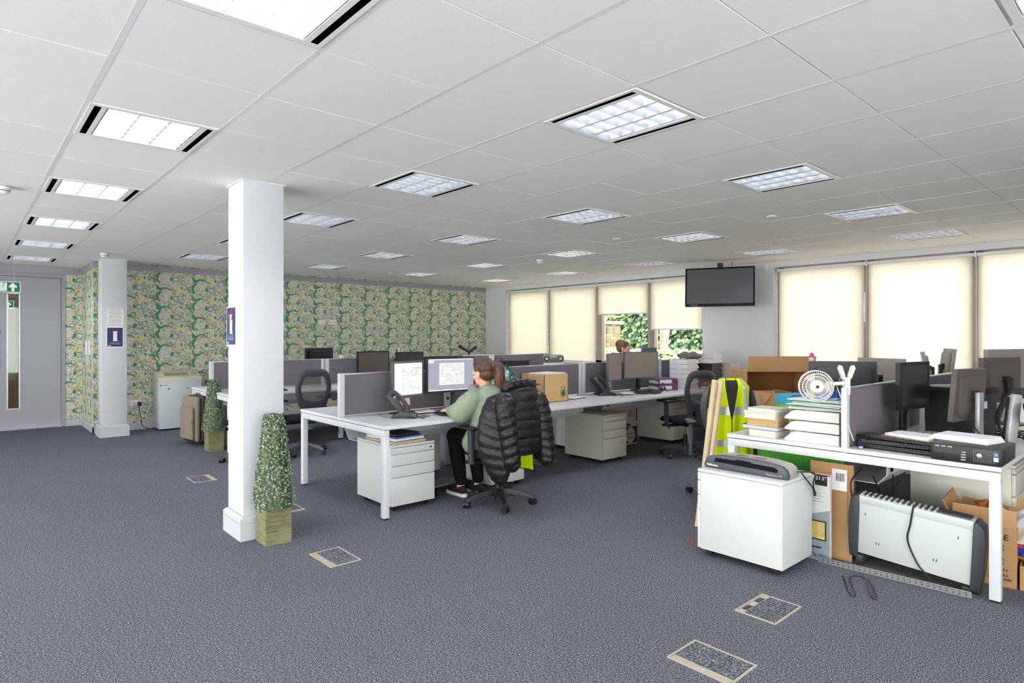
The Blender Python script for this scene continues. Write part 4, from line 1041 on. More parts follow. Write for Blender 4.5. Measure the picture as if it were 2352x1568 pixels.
# brick pier with a flat stone cap
BRK = [mat('buff brick %d' % k, c, .85, var=.08, vscale=20) for k, c in enumerate(((150, 128, 104), (162, 140, 112), (138, 116, 94)))]; MORT = mat('brick mortar', (150, 142, 128), .95)
pier = thing('brick_pier', 'buff brick garden pier with stone cap seen through the window', 'pier', (11.95, 9.68, -.3))
M().box(-.265, .265, -.265, .265, 0, 2.0, MORT).obj('core', parent=pier, smooth=None)
bm_ = {}
for c in range(25):
    z0 = .04+c*.077
    soldier = c >= 23
    if c == 24: continue
    n = 2 if not soldier else 7; L = .55/n; off = (L/2 if (c % 2 and not soldier) else 0); hgt = .066 if not soldier else .145
    for face in (0, 1):
        k = -1
        while True:
            k += 1; a = -.275+k*L-(off); b = a+L-.011
            if a > .27: break
            a, b = max(a, -.275), min(b, .275)
            if b-a < .03: continue
            key = (face, round(a, 3), round(b, 3), hgt, (k+c) % 3)
            if key not in bm_:
                bm_[key] = (M().box(-.275, -.262, a, b, 0, hgt, BRK[(k+c) % 3]) if face == 0 else M().box(a, b, -.275, -.262, 0, hgt, BRK[(k+c) % 3])).mesh('brick')
            put('brick', bm_[key], pier, (0, 0, z0))
M().box(-.32, .32, -.32, .32, 2.02, 2.11, mat('grey stone cap', (150, 138, 124), .9), bev=.01).obj('stone_cap', parent=pier)
st = M().grid(lambda u, v: (-.30+.60*u, -.36+.72*v, .05*math.sin(9*u+4*v)*.4+.02), 8, 8, mat('rough pale stone', (196, 176, 156), .9, var=.15, vscale=9)); bmesh.ops.solidify(st.b, geom=st.b.faces[:], thickness=.10)
st.obj('rough_stone', parent=pier, loc=(0, 0, 2.2))
# tree
g = G('pale tree bark'); co = g.coord(); g.base(g.ramp(g.noise(g.vmul(co, (4, 4, 1)), 6, 4), [(.35, S(120, 104, 88)), (.65, S(198, 184, 166))]), .9); BARK = g.m
p = onX(1525, 770, 11.6)
t = thing('tree', 'pale double trunk of a tree outside the window', 'tree', (11.6, p.y, -.3))
M().tube(spline([(0, 0, 0), (0, .01, .8), (0, -.02, 1.5), (.02, -.12, 2.3), (.02, -.2, 3.4)], 4), [.10, .09, .085, .082, .08, .08, .075, .072, .07, .068, .066, .064, .06, .058, .056, .054, .05], 10, BARK).obj('trunk', parent=t)
M().tube(spline([(0, 0, .9), (.02, .05, 1.5), (.03, .06, 2.2), (.03, .12, 3.4)], 4), .055, 10, BARK).obj('second_trunk', parent=t)

# ================================================================== PEOPLE
def caps(m, pts, rs, n=14, mt=None, flat=1.0):
    """chain of tapered capsules through points"""
    m.tube(pts, rs, n, mt, flat=flat)
    for p, r in zip(pts, rs): m.ell(p, r if flat == 1.0 else (r, r*flat, r), mt, n, 8)
def blob(name, m, mt, parent, voxel=.006, smooth=3):
    """melt overlapping pieces into one continuous surface"""
    me = m.mesh(name, [mt]); tmp = bpy.data.objects.new(name, me); COL.objects.link(tmp)
    md = tmp.modifiers.new('r', 'REMESH'); md.mode = 'VOXEL'; md.voxel_size = voxel
    bpy.context.view_layer.update()
    e = bpy.data.meshes.new_from_object(tmp.evaluated_get(bpy.context.evaluated_depsgraph_get())); bpy.data.objects.remove(tmp)
    b = bmesh.new(); b.from_mesh(e)
    for _ in range(smooth): bmesh.ops.smooth_vert(b, verts=b.verts, factor=.5, use_axis_x=True, use_axis_y=True, use_axis_z=True)
    b.to_mesh(e); b.free(); e.materials.clear(); e.materials.append(mt)
    for p in e.polygons: p.use_smooth = True
    return put(name, e, parent)
SKIN = mat('skin', (222, 172, 150), .55, var=.04, vscale=12, Subsurface_Weight=.05)
def hand(m, w, d, up, s_=1, curl=.5):
    """palm and five bent fingers at wrist w, pointing along d, back of the hand towards up; s_=+1 left hand"""
    d = Vector(d).normalized(); up = (Vector(up)-d*Vector(up).dot(d)).normalized(); sd = d.cross(up)*s_; w = Vector(w)
    caps(m, [w, w+d*.03, w+d*.065], [.026, .031, .030], 12)
    caps(m, [w+d*.075+sd*.028, w+d*.075, w+d*.072-sd*.026], [.013, .015, .013], 10)
    for k, (off, ln) in enumerate(((-.030, .070), (-.010, .080), (.011, .075), (.030, .058))):
        p = w+d*.08+sd*off; q = p+d*ln*.45+up*.008; r = q+(d*math.cos(curl)-up*math.sin(curl))*ln*.33; e = r+(d*math.cos(curl*1.9)-up*math.sin(curl*1.9))*ln*.28
        caps(m, [p, q, r, e], [.0098, .0092, .0085, .0075], 8)
    p = w+d*.025-sd*.028; q = p+(d*.75-sd*.65)*.035; r = q+(d*.95-sd*.2-up*.25)*.03
    caps(m, [p, q, r], [.0125, .0105, .009], 8)
def face(m, c, f, up, s=1.0):
    """head with nose, brow, chin, ears; c centre, f facing direction"""
    f = Vector(f).normalized(); up = Vector(up).normalized(); r = f.cross(up)
    P = lambda a, b, h: Vector(c)+f*a*s+r*b*s+up*h*s
    def E(a, b, h, ra, rb, rh):
        Mx = Matrix(((f.x, r.x, up.x), (f.y, r.y, up.y), (f.z, r.z, up.z))).to_4x4()
        m.ell((0, 0, 0), (ra*s, rb*s, rh*s), None, 18, 12, mtx=Matrix.Translation(P(a, b, h)) @ Mx)
    E(-.01, 0, .03, .098, .077, .088); E(.03, 0, -.045, .060, .056, .070); E(.062, 0, -.098, .024, .026, .018); E(.085, 0, .02, .012, .05, .012)
    E(.098, 0, -.022, .014, .011, .026); E(.108, 0, -.036, .010, .014, .009); E(.082, 0, -.068, .012, .022, .007); E(.080, 0, -.080, .012, .020, .007)
    for q in (-1, 1):
        E(-.005, q*.078, -.015, .022, .010, .032); E(.052, q*.042, -.028, .026, .020, .024)
    return P, f, r, up
def eyes(P, parent, f, s=1.0):
    for q in (-1, 1):
        e = M().ell((0, 0, 0), .0115*s, mat('eye white', (236, 232, 228), .2), 12, 8); o = e.obj('eye', parent=parent, loc=P(.078, q*.031, .004))
        M().ell(f*.0085*s, .0062*s, mat('iris', (70, 60, 48), .2), 10, 6).obj('iris', parent=o)

# ---- the woman at the middle bench
W = thing('person', 'seated person with long auburn ponytail and sage green jumper', 'person', (3.455, 4.0, 0))
O = Vector((3.455, 4.0, 0))
def L(x, y, z): return Vector((x, y, z))
body = M()
hc = L(-.012, .140, 1.112); fd = Vector((-.10, .98, -.12)); up = Vector((-.03, .10, 1))
P, f_, r_, u_ = face(body, hc, fd, up, 1.06)
caps(body, [L(0, .02, .56), L(0, .04, .70), L(0, .08, .82), L(-.005, .115, .91)], [.155, .125, .135, .10])
caps(body, [L(-.005, .115, .91), L(-.01, .13, 1.0), L(-.012, .135, 1.065)], [.065, .052, .052])
armL = [L(-.165, .11, .875), L(-.245, .16, .79), L(-.215, .36, .775)]; armR = [L(.165, .11, .875), L(.235, .17, .80), L(.10, .40, .775)]
for a in (armL, armR): caps(body, [a[0], a[0].lerp(a[1], .5), a[1], a[1].lerp(a[2], .5), a[2]], [.055, .05, .042, .038, .027])
hand(body, armL[2], (.35, .93, -.05), (0, 0, 1), 1, .35); hand(body, armR[2], (-.2, .97, -.05), (0, 0, 1), -1, .35)
legL = [L(-.09, .04, .53), L(-.13, .40, .54), L(-.085, .37, .12)]; legR = [L(.09, .04, .53), L(.10, .42, .53), L(.08, .33, .12)]
for l in (legL, legR): caps(body, [l[0], l[0].lerp(l[1], .5), l[1], l[1].lerp(l[2], .45), l[2], l[2]-L(0, 0, .05)], [.085, .078, .062, .056, .038, .036]); caps(body, [l[2]-L(0, 0, .06), l[2]+L(0, .11, -.085)], [.038, .03])
bd = blob('body', body, SKIN, W, .0055, 2); eyes(P, bd, f_, 1.06)
# jumper
JMP = mat('sage green jersey', (146, 158, 136), .9, spec=.1, var=.04, vscale=20, bump=.15, bscale=350)
sw = M()
caps(sw, [L(0, .02, .56), L(0, .03, .66), L(0, .035, .76), L(0, .06, .84)], [.21, .195, .195, .18])
caps(sw, [L(-.15, .10, .875), L(0, .075, .905), L(.15, .10, .885)], [.092, .10, .092])
for a, s_ in ((armL, -1), (armR, 1)):
    caps(sw, [a[0]+L(0, -.005, 0), a[0].lerp(a[1], .35)+L(s_*.012, 0, -.01), a[1]+L(s_*.012, -.01, -.005), a[1].lerp(a[2], .3), a[1].lerp(a[2], .75), a[2].lerp(a[1], .05)], [.10, .105, .096, .078, .056, .044])
caps(sw, [L(-.12, .05, .62), L(-.16, .10, .52)], [.11, .10])
jm = blob('jumper', sw, JMP, bd, .007, 4)
# scarf, hair, trousers, shoes
SCF = mat('grey knitted scarf', (140, 136, 136), .95, bump=.5, bscale=180)
m = M(); m.tube(spline([(-.02+.105*math.cos(a), .135+.085*math.sin(a), .945+.03*math.sin(a-.6)) for a in [k*2*PI/9 for k in range(9)]], 4, True), .042, 10, closed=True); m.tube(spline([L(-.09, .16, .95), L(-.13, .2, .89), L(-.12, .24, .82)], 5), .04, 10, flat=.6)
blob('scarf', m, SCF, bd, .006, 2)
g = G('auburn hair'); co = g.coord(); z_ = g.n('ShaderNodeSeparateXYZ'); g.put(z_.inputs[0], co)
st_ = g.noise(g.vmul(co, (55, 55, 3)), 3, 3); cA = g.ramp(st_, [(.35, S(40, 28, 24)), (.65, S(98, 66, 50))]); cB = g.ramp(st_, [(.35, S(74, 36, 20)), (.65, S(150, 82, 46))])
g.base(g.mix(g.math('MULTIPLY', g.math('SUBTRACT', 1.15, z_.outputs[2]), 5, clamp=True), cA, cB), .45, spec=.4); g.bump(st_, .5, .004); HAIR = g.m
m = M(); Mx = Matrix(((f_.x, r_.x, u_.x), (f_.y, r_.y, u_.y), (f_.z, r_.z, u_.z))).to_4x4()
for a, b, h, ra, rb, rh in ((-.018, 0, .042, .100, .083, .088), (-.045, 0, -.012, .062, .072, .062), (.035, 0, .075, .055, .062, .042)): m.ell((0, 0, 0), (ra*1.06, rb*1.06, rh*1.06), None, 22, 14, mtx=Matrix.Translation(P(a, b, h)) @ Mx)
pb = P(-.105, .02, .05); caps(m, [pb, pb+L(.03, -.03, .005)], [.03, .028])
pony = spline([pb+L(.015, -.02, .01), pb+L(.025, -.045, -.03), pb+L(.03, -.045, -.11), pb+L(.04, -.045, -.20), pb+L(.055, -.05, -.29), pb+L(.065, -.05, -.37)], 4)
m.tube(pony, [.036+.014*math.sin(PI*min(1, k/(len(pony)*.75)))-.022*max(0, (k/len(pony)-.72))*3 for k in range(len(pony))], 12)
blob('hair', m, HAIR, bd, .005, 2)
for k in range(14):                                                # loose strands along the ponytail
    rg = random.Random(k); ox, oy = rg.uniform(-.032, .032), rg.uniform(-.03, .03)
    if k == 0: sm = M()
    sm.tube([p+L(ox*(1+.4*math.sin(i*.4+k)), oy, 0) for i, p in enumerate(pony[2:])], [.007]*(len(pony)-4)+[.003]*2, 5)
o = sm.obj('ponytail_strand', HAIR, bd, 80); o['kind'] = 'stuff'
TRS = mat('black trousers', (18, 18, 20), .85, spec=.1)
m = M(); caps(m, [L(-.07, .02, .55), L(.07, .02, .55)], [.135, .135])
for l in (legL, legR): caps(m, [l[0], l[0].lerp(l[1], .5), l[1], l[1].lerp(l[2], .5), l[2]+L(0, 0, .02)], [.10, .092, .078, .068, .052])
blob('trousers', m, TRS, bd, .007, 3)
for l in (legL, legR):
    c = l[2]+L(0, .05, 0); c.z = 0
    sh = M().prism([(x*.9, y) for x, y in [(-.038, -.11), (-.042, .0), (-.046, .09), (-.03, .14), (0, .152), (.03, .14), (.046, .09), (.042, 0), (.038, -.11), (0, -.125)]], .0, .03, 'z', mat('white shoe sole', (228, 226, 222), .6), bev=.006).obj('shoe_sole', parent=bd, loc=c)
    m = M(); caps(m, [c+L(0, -.07, .065), c+L(0, 0, .06), c+L(0, .09, .045)], [.042, .042, .036]); blob('shoe', m, mat('black canvas shoe', (24, 24, 26), .8), bd, .006, 2)

# ---- the person by the window, only the head above the monitors
Q = thing('person', 'distant person with short brown hair and glasses behind the blank monitors', 'person', (7.92, 6.05, 0))
body = M(); hc = L(0, 0, 1.245); fd = Vector((.55, -.8, -.15))
P2, f2, r2, u2 = face(body, hc, fd, Vector((0, 0, 1)), 1.0)
caps(body, [L(0, .06, .56), L(0, .05, .80), L(0, .03, 1.0)], [.16, .15, .12]); caps(body, [L(0, .02, 1.05), L(0, .0, 1.16)], [.06, .055])
caps(body, [L(-.17, .03, 1.0), L(0, .03, 1.02), L(.17, .03, 1.0)], [.07, .08, .07])
for s_ in (-1, 1):
    a = [L(s_*.18, .03, .99), L(s_*.23, -.06, .80), L(s_*.13, -.30, .78)]; caps(body, a, [.055, .045, .03]); hand(body, a[2], (-s_*.2, -.97, 0), (0, 0, 1), -s_, .35)
    caps(body, [L(s_*.09, .03, .52), L(s_*.12, -.38, .53), L(s_*.10, -.36, .10), L(s_*.10, -.36, .05), L(s_*.10, -.46, .035)], [.085, .065, .042, .04, .032])
b2 = blob('body', body, SKIN, Q, .007, 2); eyes(P2, b2, f2)
m = M(); caps(m, [L(0, .06, .56), L(0, .05, .80), L(0, .035, .98)], [.18, .17, .14]); caps(m, [L(-.16, .03, .99), L(.16, .03, .99)], [.085, .085])
for s_ in (-1, 1): caps(m, [L(s_*.18, .03, .98), L(s_*.23, -.05, .80), L(s_*.17, -.2, .785)], [.075, .062, .048])
blob('shirt', m, mat('dull pink shirt', (196, 168, 172), .9), b2, .008, 3)
m = M(); caps(m, [L(-.07, .05, .53), L(.07, .05, .53)], [.13, .13])
for s_ in (-1, 1): caps(m, [L(s_*.09, .03, .52), L(s_*.12, -.38, .53), L(s_*.10, -.36, .12)], [.10, .08, .055])
blob('trousers', m, mat('dark blue trousers', (40, 44, 60), .9), b2, .008, 3)
for s_ in (-1, 1):
    m = M(); caps(m, [L(s_*.10, -.34, .045), L(s_*.10, -.47, .035)], [.045, .035]); blob('shoe', m, BLACK, b2, .008, 2)
g = G('short brown hair'); st_ = g.noise(g.vmul(g.coord(), (30, 30, 12)), 3, 3); g.base(g.ramp(st_, [(.35, S(70, 50, 34)), (.65, S(134, 100, 70))]), .6); g.bump(st_, .6, .006)
m = M(); Mx = Matrix(((f2.x, r2.x, u2.x), (f2.y, r2.y, u2.y), (f2.z, r2.z, u2.z))).to_4x4()
for a, b, h, ra, rb, rh in ((-.02, 0, .045, .104, .086, .09), (-.05, 0, -.01, .06, .076, .07), (.05, 0, .088, .05, .066, .032)): m.ell((0, 0, 0), (ra, rb, rh), None, 20, 12, mtx=Matrix.Translation(P2(a, b, h)) @ Mx)
blob('hair', m, g.m, b2, .006, 1)
gl = M()
for q in (-1, 1): gl.tube([P2(.098, q*.031+.024*math.cos(a), .002+.018*math.sin(a)) for a in [k*2*PI/14 for k in range(14)]], .0018, 5, BLACK, closed=True); gl.tube([P2(.096, q*.055, .004), P2(.0, q*.08, .008)], .0018, 5, BLACK)
gl.obj('glasses', parent=b2)

# ================================================================== COAT ON THE WOMAN'S CHAIR
g = G('black quilted nylon'); co = g.coord()
g.base(g.ramp(g.noise(co, 14, 3), [(.3, S(17, 14, 17)), (.7, S(32, 27, 31))]), .40, spec=.35); g.bump(g.noise(co, 38, 3), .5, .01); QUILT = g.m
CT = thing('coat', 'black quilted puffer coat draped over the back of the woman\'s chair', 'coat', (3.46, 3.97, 0), -.12)
def puff(name, path, wid, thk, puffs, diag=0., n=24, seg=60, twist=None):
    """flattened quilted tube: creases across it, tilted by diag; wid runs along the given side vector"""
    pts = spline(path, 10); N = len(pts); m = M(); rings = []
    Ls = [0]
    for a, b in zip(pts, pts[1:]): Ls.append(Ls[-1]+(b-a).length)
    tot = Ls[-1]
    for i in range(seg+1):
        s_ = i/seg*tot; k = max(0, min(N-2, next((q for q in range(N-1) if Ls[q+1] >= s_), N-2))); p = pts[k].lerp(pts[k+1], (s_-Ls[k])/max(1e-6, Ls[k+1]-Ls[k]))
        tg = (pts[min(N-1, k+2)]-pts[max(0, k-1)]).normalized(); side = Vector(twist or (1, 0, 0)); side = (side-tg*side.dot(tg)).normalized(); nr = tg.cross(side)
        u = i/seg; w = wid(u) if callable(wid) else wid; t = thk(u) if callable(thk) else thk
        end = min(1, math.sqrt(max(0, min(u, 1-u)*10)))*.9+.1
        ring_ = []
        for j in range(n):
            a = 2*PI*j/n; ca, sa = math.cos(a), math.sin(a)
            ph = u*puffs+diag*ca*w/.1; cr = abs(math.sin(PI*ph))**.5
            q = .80+.25*cr+.05*math.sin(7*a+9*u)
            ring_.append(m.b.verts.new(p+side*ca*w*(.93+.07*cr)*end+nr*sa*t*q*end))
        rings.append(ring_)
    for A, B in zip(rings, rings[1:]):
        for j in range(n): m.b.faces.new((A[j], A[(j+1) % n], B[(j+1) % n], B[j]))
    m.b.faces.new(rings[0][::-1]); m.b.faces.new(rings[-1])
    return m.obj(name, QUILT, CT, 75)
puff('back_panel', [L(-.01, -.315, 1.03), L(0, -.365, .93), L(.0, -.39, .75), L(.0, -.395, .47)], lambda u: .17+.04*u, .05, 8, .0)
puff('collar', [L(-.17, -.29, .99), L(-.09, -.33, 1.04), L(.07, -.33, 1.045), L(.17, -.29, .99)], .042, .036, 6, 0, twist=(0, 0, 1))
puff('sleeve', [L(-.15, -.34, .98), L(-.20, -.40, .85), L(-.185, -.43, .62), L(-.15, -.43, .36)], lambda u: .088-.015*u, .075, 9, .35, twist=(1, -.3, 0))
puff('front_panel', [L(-.16, -.31, .97), L(-.235, -.34, .84), L(-.27, -.34, .62), L(-.25, -.36, .42), L(-.20, -.37, .25)], lambda u: .10+.06*math.sin(PI*u)-.045*u, .05, 10, -.4, twist=(.75, -.66, 0))
puff('sleeve', [L(.13, -.34, .98), L(.18, -.36, .84), L(.205, -.39, .62), L(.21, -.41, .36)], lambda u: .085-.012*u, .075, 9, -.3, twist=(1, .2, 0))
puff('front_panel', [L(.17, -.26, .96), L(.22, -.24, .82), L(.245, -.24, .60), L(.24, -.26, .38)], lambda u: .085, .05, 9, .4, twist=(.5, .85, 0))
puff('lining_panel', [L(-.07, -.355, .97), L(-.08, -.37, .8), L(-.08, -.375, .50)], lambda u: .12, .03, 6, .2)
HV = mat('hi-vis yellow cloth', (206, 226, 20), .8, spec=.1, var=.05, vscale=14); HVB = mat('black vest binding', (20, 20, 20), .8)
hv = thing('hi_vis_vest', 'bright yellow hem hanging out below the quilted coat', 'vest', (3.46, 3.97, 0), -.12, 'hi-vis vests')
m = M().grid(lambda u, v: (-.10+.20*u, -.375+.025*math.sin(u*14)-.02*v, .52-.125*v-.05*u*v), 26, 12, HV); bmesh.ops.solidify(m.b, geom=m.b.faces[:], thickness=.004); m.obj('cloth', parent=hv, smooth=70)
M().tube([(-.10+.20*u, -.397+.025*math.sin(u*14), .393-.05*u) for u in [k/25 for k in range(26)]], .004, 5, HVB).obj('binding', parent=hv)

# ---- vest on the chair behind the right bench
VC = (5.10, 2.80); VR = math.radians(-52)
VT = thing('hi_vis_vest', 'yellow hi-vis vest with silver bands hung over a chair', 'vest', (VC[0], VC[1], 0), VR, 'hi-vis vests')
SILB = mat('silver reflective tape', (190, 190, 186), .3, metal=.4); VME = mat('black vest mesh', (26, 28, 24), .8)
m = M(); NU, NV = 230, 230; idx = {}
def vpt(u, v):
    a = (u-.5)*4.3; z = 1.085-.70*v; fold = .012*math.sin(9*a+2*v)*min(1, v*3)
    rx = .165+.02*v; ry = .09+.05*v
    sh = max(0, 1-v/.12); x = math.sin(a)*(rx+fold)*(1-.35*sh*sh); y = -.30-.085*(z-.55)-math.cos(a)*(ry+fold)*(1-.6*sh*sh)
    drop = .10*max(0, abs(a)-.9)*sh
    return Vector((x, y, z-drop))
Vv = [[m.b.verts.new(vpt(i/NU, j/NV)) for j in range(NV+1)] for i in range(NU+1)]
for mm_ in (HV, SILB, VME, HVB): m.mi(mm_)
for i in range(NU):
    for j in range(NV):
        a = ((i+.5)/NU-.5)*4.3; v = (j+.5)/NV; z = 1.085-.70*v
        k = 0
        vn = .34*(1-v/.46) if v < .46 else 0
        if v > .02 and abs(a) < vn: k = 2
        elif v < .47 and abs(abs(a)-vn) < .035: k = 3
        elif .33 < v < .43 or .73 < v < .81: k = 1
        elif .62 < abs(a) < .82 and v < .36: k = 1
        e_ = ((abs(a)-1.45)/.34)**2+((v-.22)/.15)**2
        if e_ < 1: k = 2
        elif e_ < 1.18: k = 3
        if abs(a) < .014 and v > .46: k = 3
        f = m.b.faces.new((Vv[i][j], Vv[i+1][j], Vv[i+1][j+1], Vv[i][j+1])); f.material_index = k
m.obj('cloth', parent=VT, smooth=80)

# ================================================================== THINGS ON THE MIDDLE BENCH
def on(u, v, z=DT): p = onZ(u, v, z); return (p.x, p.y, z)
def phone(label, loc, rz):
    """desk telephone, front faces -Y"""
    t = thing('telephone', label, 'telephone', loc, rz, 'dark grey desk telephones')
    M().prism([(-.09, 0), (.09, 0), (.09, .012), (.02, .055), (-.09, .02)], -.085, .085, 'x', D_GREY, bev=.003).obj('stand', parent=t)
    R = T(0, .0, .02, rx=math.radians(52))
    M().prism(rrect(.17, .20, .018, 3, .02, .10), -.014, .014, 'z', D_GREY, mtx=R).obj('faceplate', parent=t)
    M().box(-.005, .095, .135, .185, .014, .0155, mat('phone lcd', (120, 128, 118), .2), mtx=R).obj('lcd', parent=t, smooth=None)
    k_ = M()
    for i in range(3):
        for j in range(4): k_.box(.01+.028*i, .028+.028*i, .02+.024*j, .036+.024*j, .014, .018, M_GREY, mtx=R)
    o = k_.obj('keypad', parent=t, smooth=None); o['kind'] = 'stuff'
    h = M(); h.tube(spline([(-.04, .0, .03), (-.04, .02, .042), (-.04, .06, .058), (-.04, .12, .058), (-.04, .17, .045), (-.04, .195, .03)], 5), [.022]*3+[.019]*4+[.016]*12+[.019]*4+[.023]*3, 10, D_GREY, mtx=R, flat=1.0)
    h.ell((-.04, .015, .022), (.026, .026, .018), D_GREY, 12, 8, mtx=R); h.ell((-.04, .18, .022), (.026, .026, .018), D_GREY, 12, 8, mtx=R); h.obj('handset', parent=t)
    t.scale = (1.18, 1.18, 1.18)
    M().tube([(-.10+.006*math.cos(k*1.3), -.03-.002*k+.006*math.sin(k*1.3), .008+.004*math.sin(k*.2)) for k in range(60)], .0022, 5, CABLE).obj('coiled_cord', parent=t)
    return t
p1 = on(928, 958); phone('dark desk telephone left of the woman\'s lit monitors', (2.90, 4.56, DT), math.radians(52))
p2 = on(1378, 904); phone('dark desk telephone beside the two blank monitors', (5.80, 4.70, DT), math.radians(58))
def keyboard(label, loc, rz, m1=None, m2=None, w=.44, d=.14, tilt=.06):
    t = thing('keyboard', label, 'keyboard', loc, rz, 'computer keyboards'); m1 = m1 or D_GREY; m2 = m2 or BLACK
    R = T(rx=tilt)
    M().box(-w/2, w/2, -d/2, d/2, .006, .02, m1, bev=.004, mtx=R).obj('case', parent=t)
    k_ = M()
    for j in range(5):
        for i in range(19):
            if j == 0 and 4 < i < 10: continue
            k_.box(-w/2+.012+i*(w-.024)/19, -w/2+.012+(i+.86)*(w-.024)/19, -d/2+.010+j*.024, -d/2+.010+j*.024+.02, .02, .027, m2, mtx=R)
        if j == 0: k_.box(-w/2+.012+5*(w-.024)/19, -w/2+.012+9.86*(w-.024)/19, -d/2+.010, -d/2+.03, .02, .027, m2, mtx=R)
    o = k_.obj('keys', parent=t, smooth=None); o['kind'] = 'stuff'; return t
keyboard('grey keyboard under the woman\'s hands', (3.40, 4.47, DT), .05)
keyboard('black keyboard before the wide blank monitor', (6.42, 4.52, DT), .1)
t = thing('papers_folder', 'flat dark folder with papers before the lit monitors', 'folder', (3.27, 4.70, DT), -.05)
M().box(-.20, .24, -.07, .06, 0, .012, D_GREY, bev=.003).obj('cover', parent=t); M().box(-.19, .02, -.085, .03, .012, .016, PAPER).obj('sheet', parent=t, smooth=None)
t = thing('mobile_phone', 'pink edged mobile phone lying on the dark folder', 'mobile phone', (3.33, 4.70, DT+.0165), .5)
M().box(-.035, .035, -.072, .072, 0, .008, mat('rose gold', (214, 176, 160), .3, metal=.5), bev=.003).obj('case', parent=t); M().box(-.032, .032, -.066, .066, .008, .0085, BLACK_G).obj('glass', parent=t, smooth=None)
rg = random.Random(5)
def tangle(label, loc, r, n, rad=.003, h=.03, seed=1, mt=None, name='cable_tangle'):
    rg = random.Random(seed); pts = []
    for k in range(n):
        a = k*1.1+rg.uniform(-.5, .5); q = r*rg.uniform(.35, 1); pts.append((q*math.cos(a), q*math.sin(a), rad+h*rg.random()))
    return tag(M().tube(spline(pts, 6), rad, 6, mt or CABLE).obj(name, loc=loc), label, 'cable')
tangle('black earphone tangle at the foot of the larger lit monitor', (3.50, 4.69, DT+.002), .07, 16, .0025, .025, 3)
t = thing('notepad', 'small grey notepad and pen beside the telephone', 'notepad', (3.02, 4.46, DT), .3); M().box(-.055, .055, -.04, .04, 0, .012, M_GREY, bev=.002).obj('pad', parent=t); M().cyl((-.04, .0, .016), (.05, .02, .016), .004, n=8, m=SILVER).obj('pen', parent=t)
tag(M().tube(spline([tuple(onZ(u, v, DT+.004)) for u, v in ((868, 950), (885, 958), (905, 956), (915, 950))], 6), .0035, 6, mat('teal network cable', (60, 150, 110), .5)).obj('network_cable'), 'short teal cable left of the desk telephone', 'cable')
# archive box
KR = mat('kraft box board', (206, 172, 120), .8, var=.03); GRN = mat('dark green print', (40, 96, 76), .7)
t = thing('archive_box', 'brown kraft archive box with white papers sticking out', 'box', (4.80, 4.725, DT)); bx0, by0, bh = .185, .175, .30
m = M()
for a in ((-bx0, bx0, -by0, -by0+.005), (-bx0, bx0, by0-.005, by0), (-bx0, -bx0+.005, -by0, by0), (bx0-.005, bx0, -by0, by0)): m.box(*a, 0, bh, KR)
m.box(-bx0, bx0, -by0, by0, 0, .005, KR); m.obj('carton', parent=t, smooth=None)
for k in range(5): M().box(-bx0+.02+.01*k, bx0-.03+.004*k, -by0+.02, by0-.02-.01*k, bh-.05+.008*k, bh-.044+.013*k, PAPER, mtx=T(rz=.05*k-.1)).obj('sheet', parent=t, smooth=None)
M().box(-bx0-.001, -bx0, -.05, .05, bh-.10, bh-.065, D_GREY).obj('hand_hole', parent=t, smooth=None)
m = M()
for (a, b, c, d_) in ((-.15, .15, .185, .189), (-.15, .15, .06, .064), (-.15, -.147, .06, .189), (.147, .15, .06, .189), (-.15, .15, .145, .147), (-.15, .15, .105, .107), (.04, .10, .19, .20)): m.box(-bx0-.001, -bx0, -b, -a, c, d_, GRN)
o = m.obj('printed_form', parent=t, smooth=None); o['kind'] = 'stuff'
M().tube([(-bx0-.001, .045*math.cos(a)-.06, .035+.014*math.sin(a)) for a in [k*2*PI/20 for k in range(20)]], .003, 5, D_GREY, closed=True, flat=.3).obj('oval_mark', parent=t)
text('lettering', 'BANKERS BOX', .012, D_GREY, t, (-bx0-.0012, -.06, .035), (PI/2, 0, -PI/2))
m = M().tube([(.11+.045*math.cos(a), -by0-.001, .09+.052*math.sin(a)) for a in [k*2*PI/24 for k in range(24)]], .004, 5, GRN, closed=True, flat=.3); m.obj('emblem_ring', parent=t)
M().prism([(.085, .065), (.10, .055), (.125, .06), (.14, .085), (.125, .10), (.135, .12), (.115, .13), (.10, .115), (.09, .12), (.08, .095)], -by0-.0012, -by0-.0002, 'y', GRN).obj('emblem', parent=t, smooth=None)
text('lettering', 'EARTH SERIES', .014, GRN, t, (.11, -by0-.001, .155), (PI/2, 0, 0)); text('lettering', 'FSC', .022, mat('tan print', (160, 120, 76), .8), t, (-.14, -by0-.001, .07), (PI/2, 0, 0))
t = thing('paper_stack', 'loose papers and folders beside the archive box', 'papers', (5.22, 4.70, DT), .15)
for k in range(5): M().box(-.14+.01*k, .12-.008*k, -.10, .10-.01*k, .004*k, .004*k+.003, PAPER if k > 1 else M_GREY, mtx=T(rz=.06*k)).obj('sheet', parent=t, smooth=None)
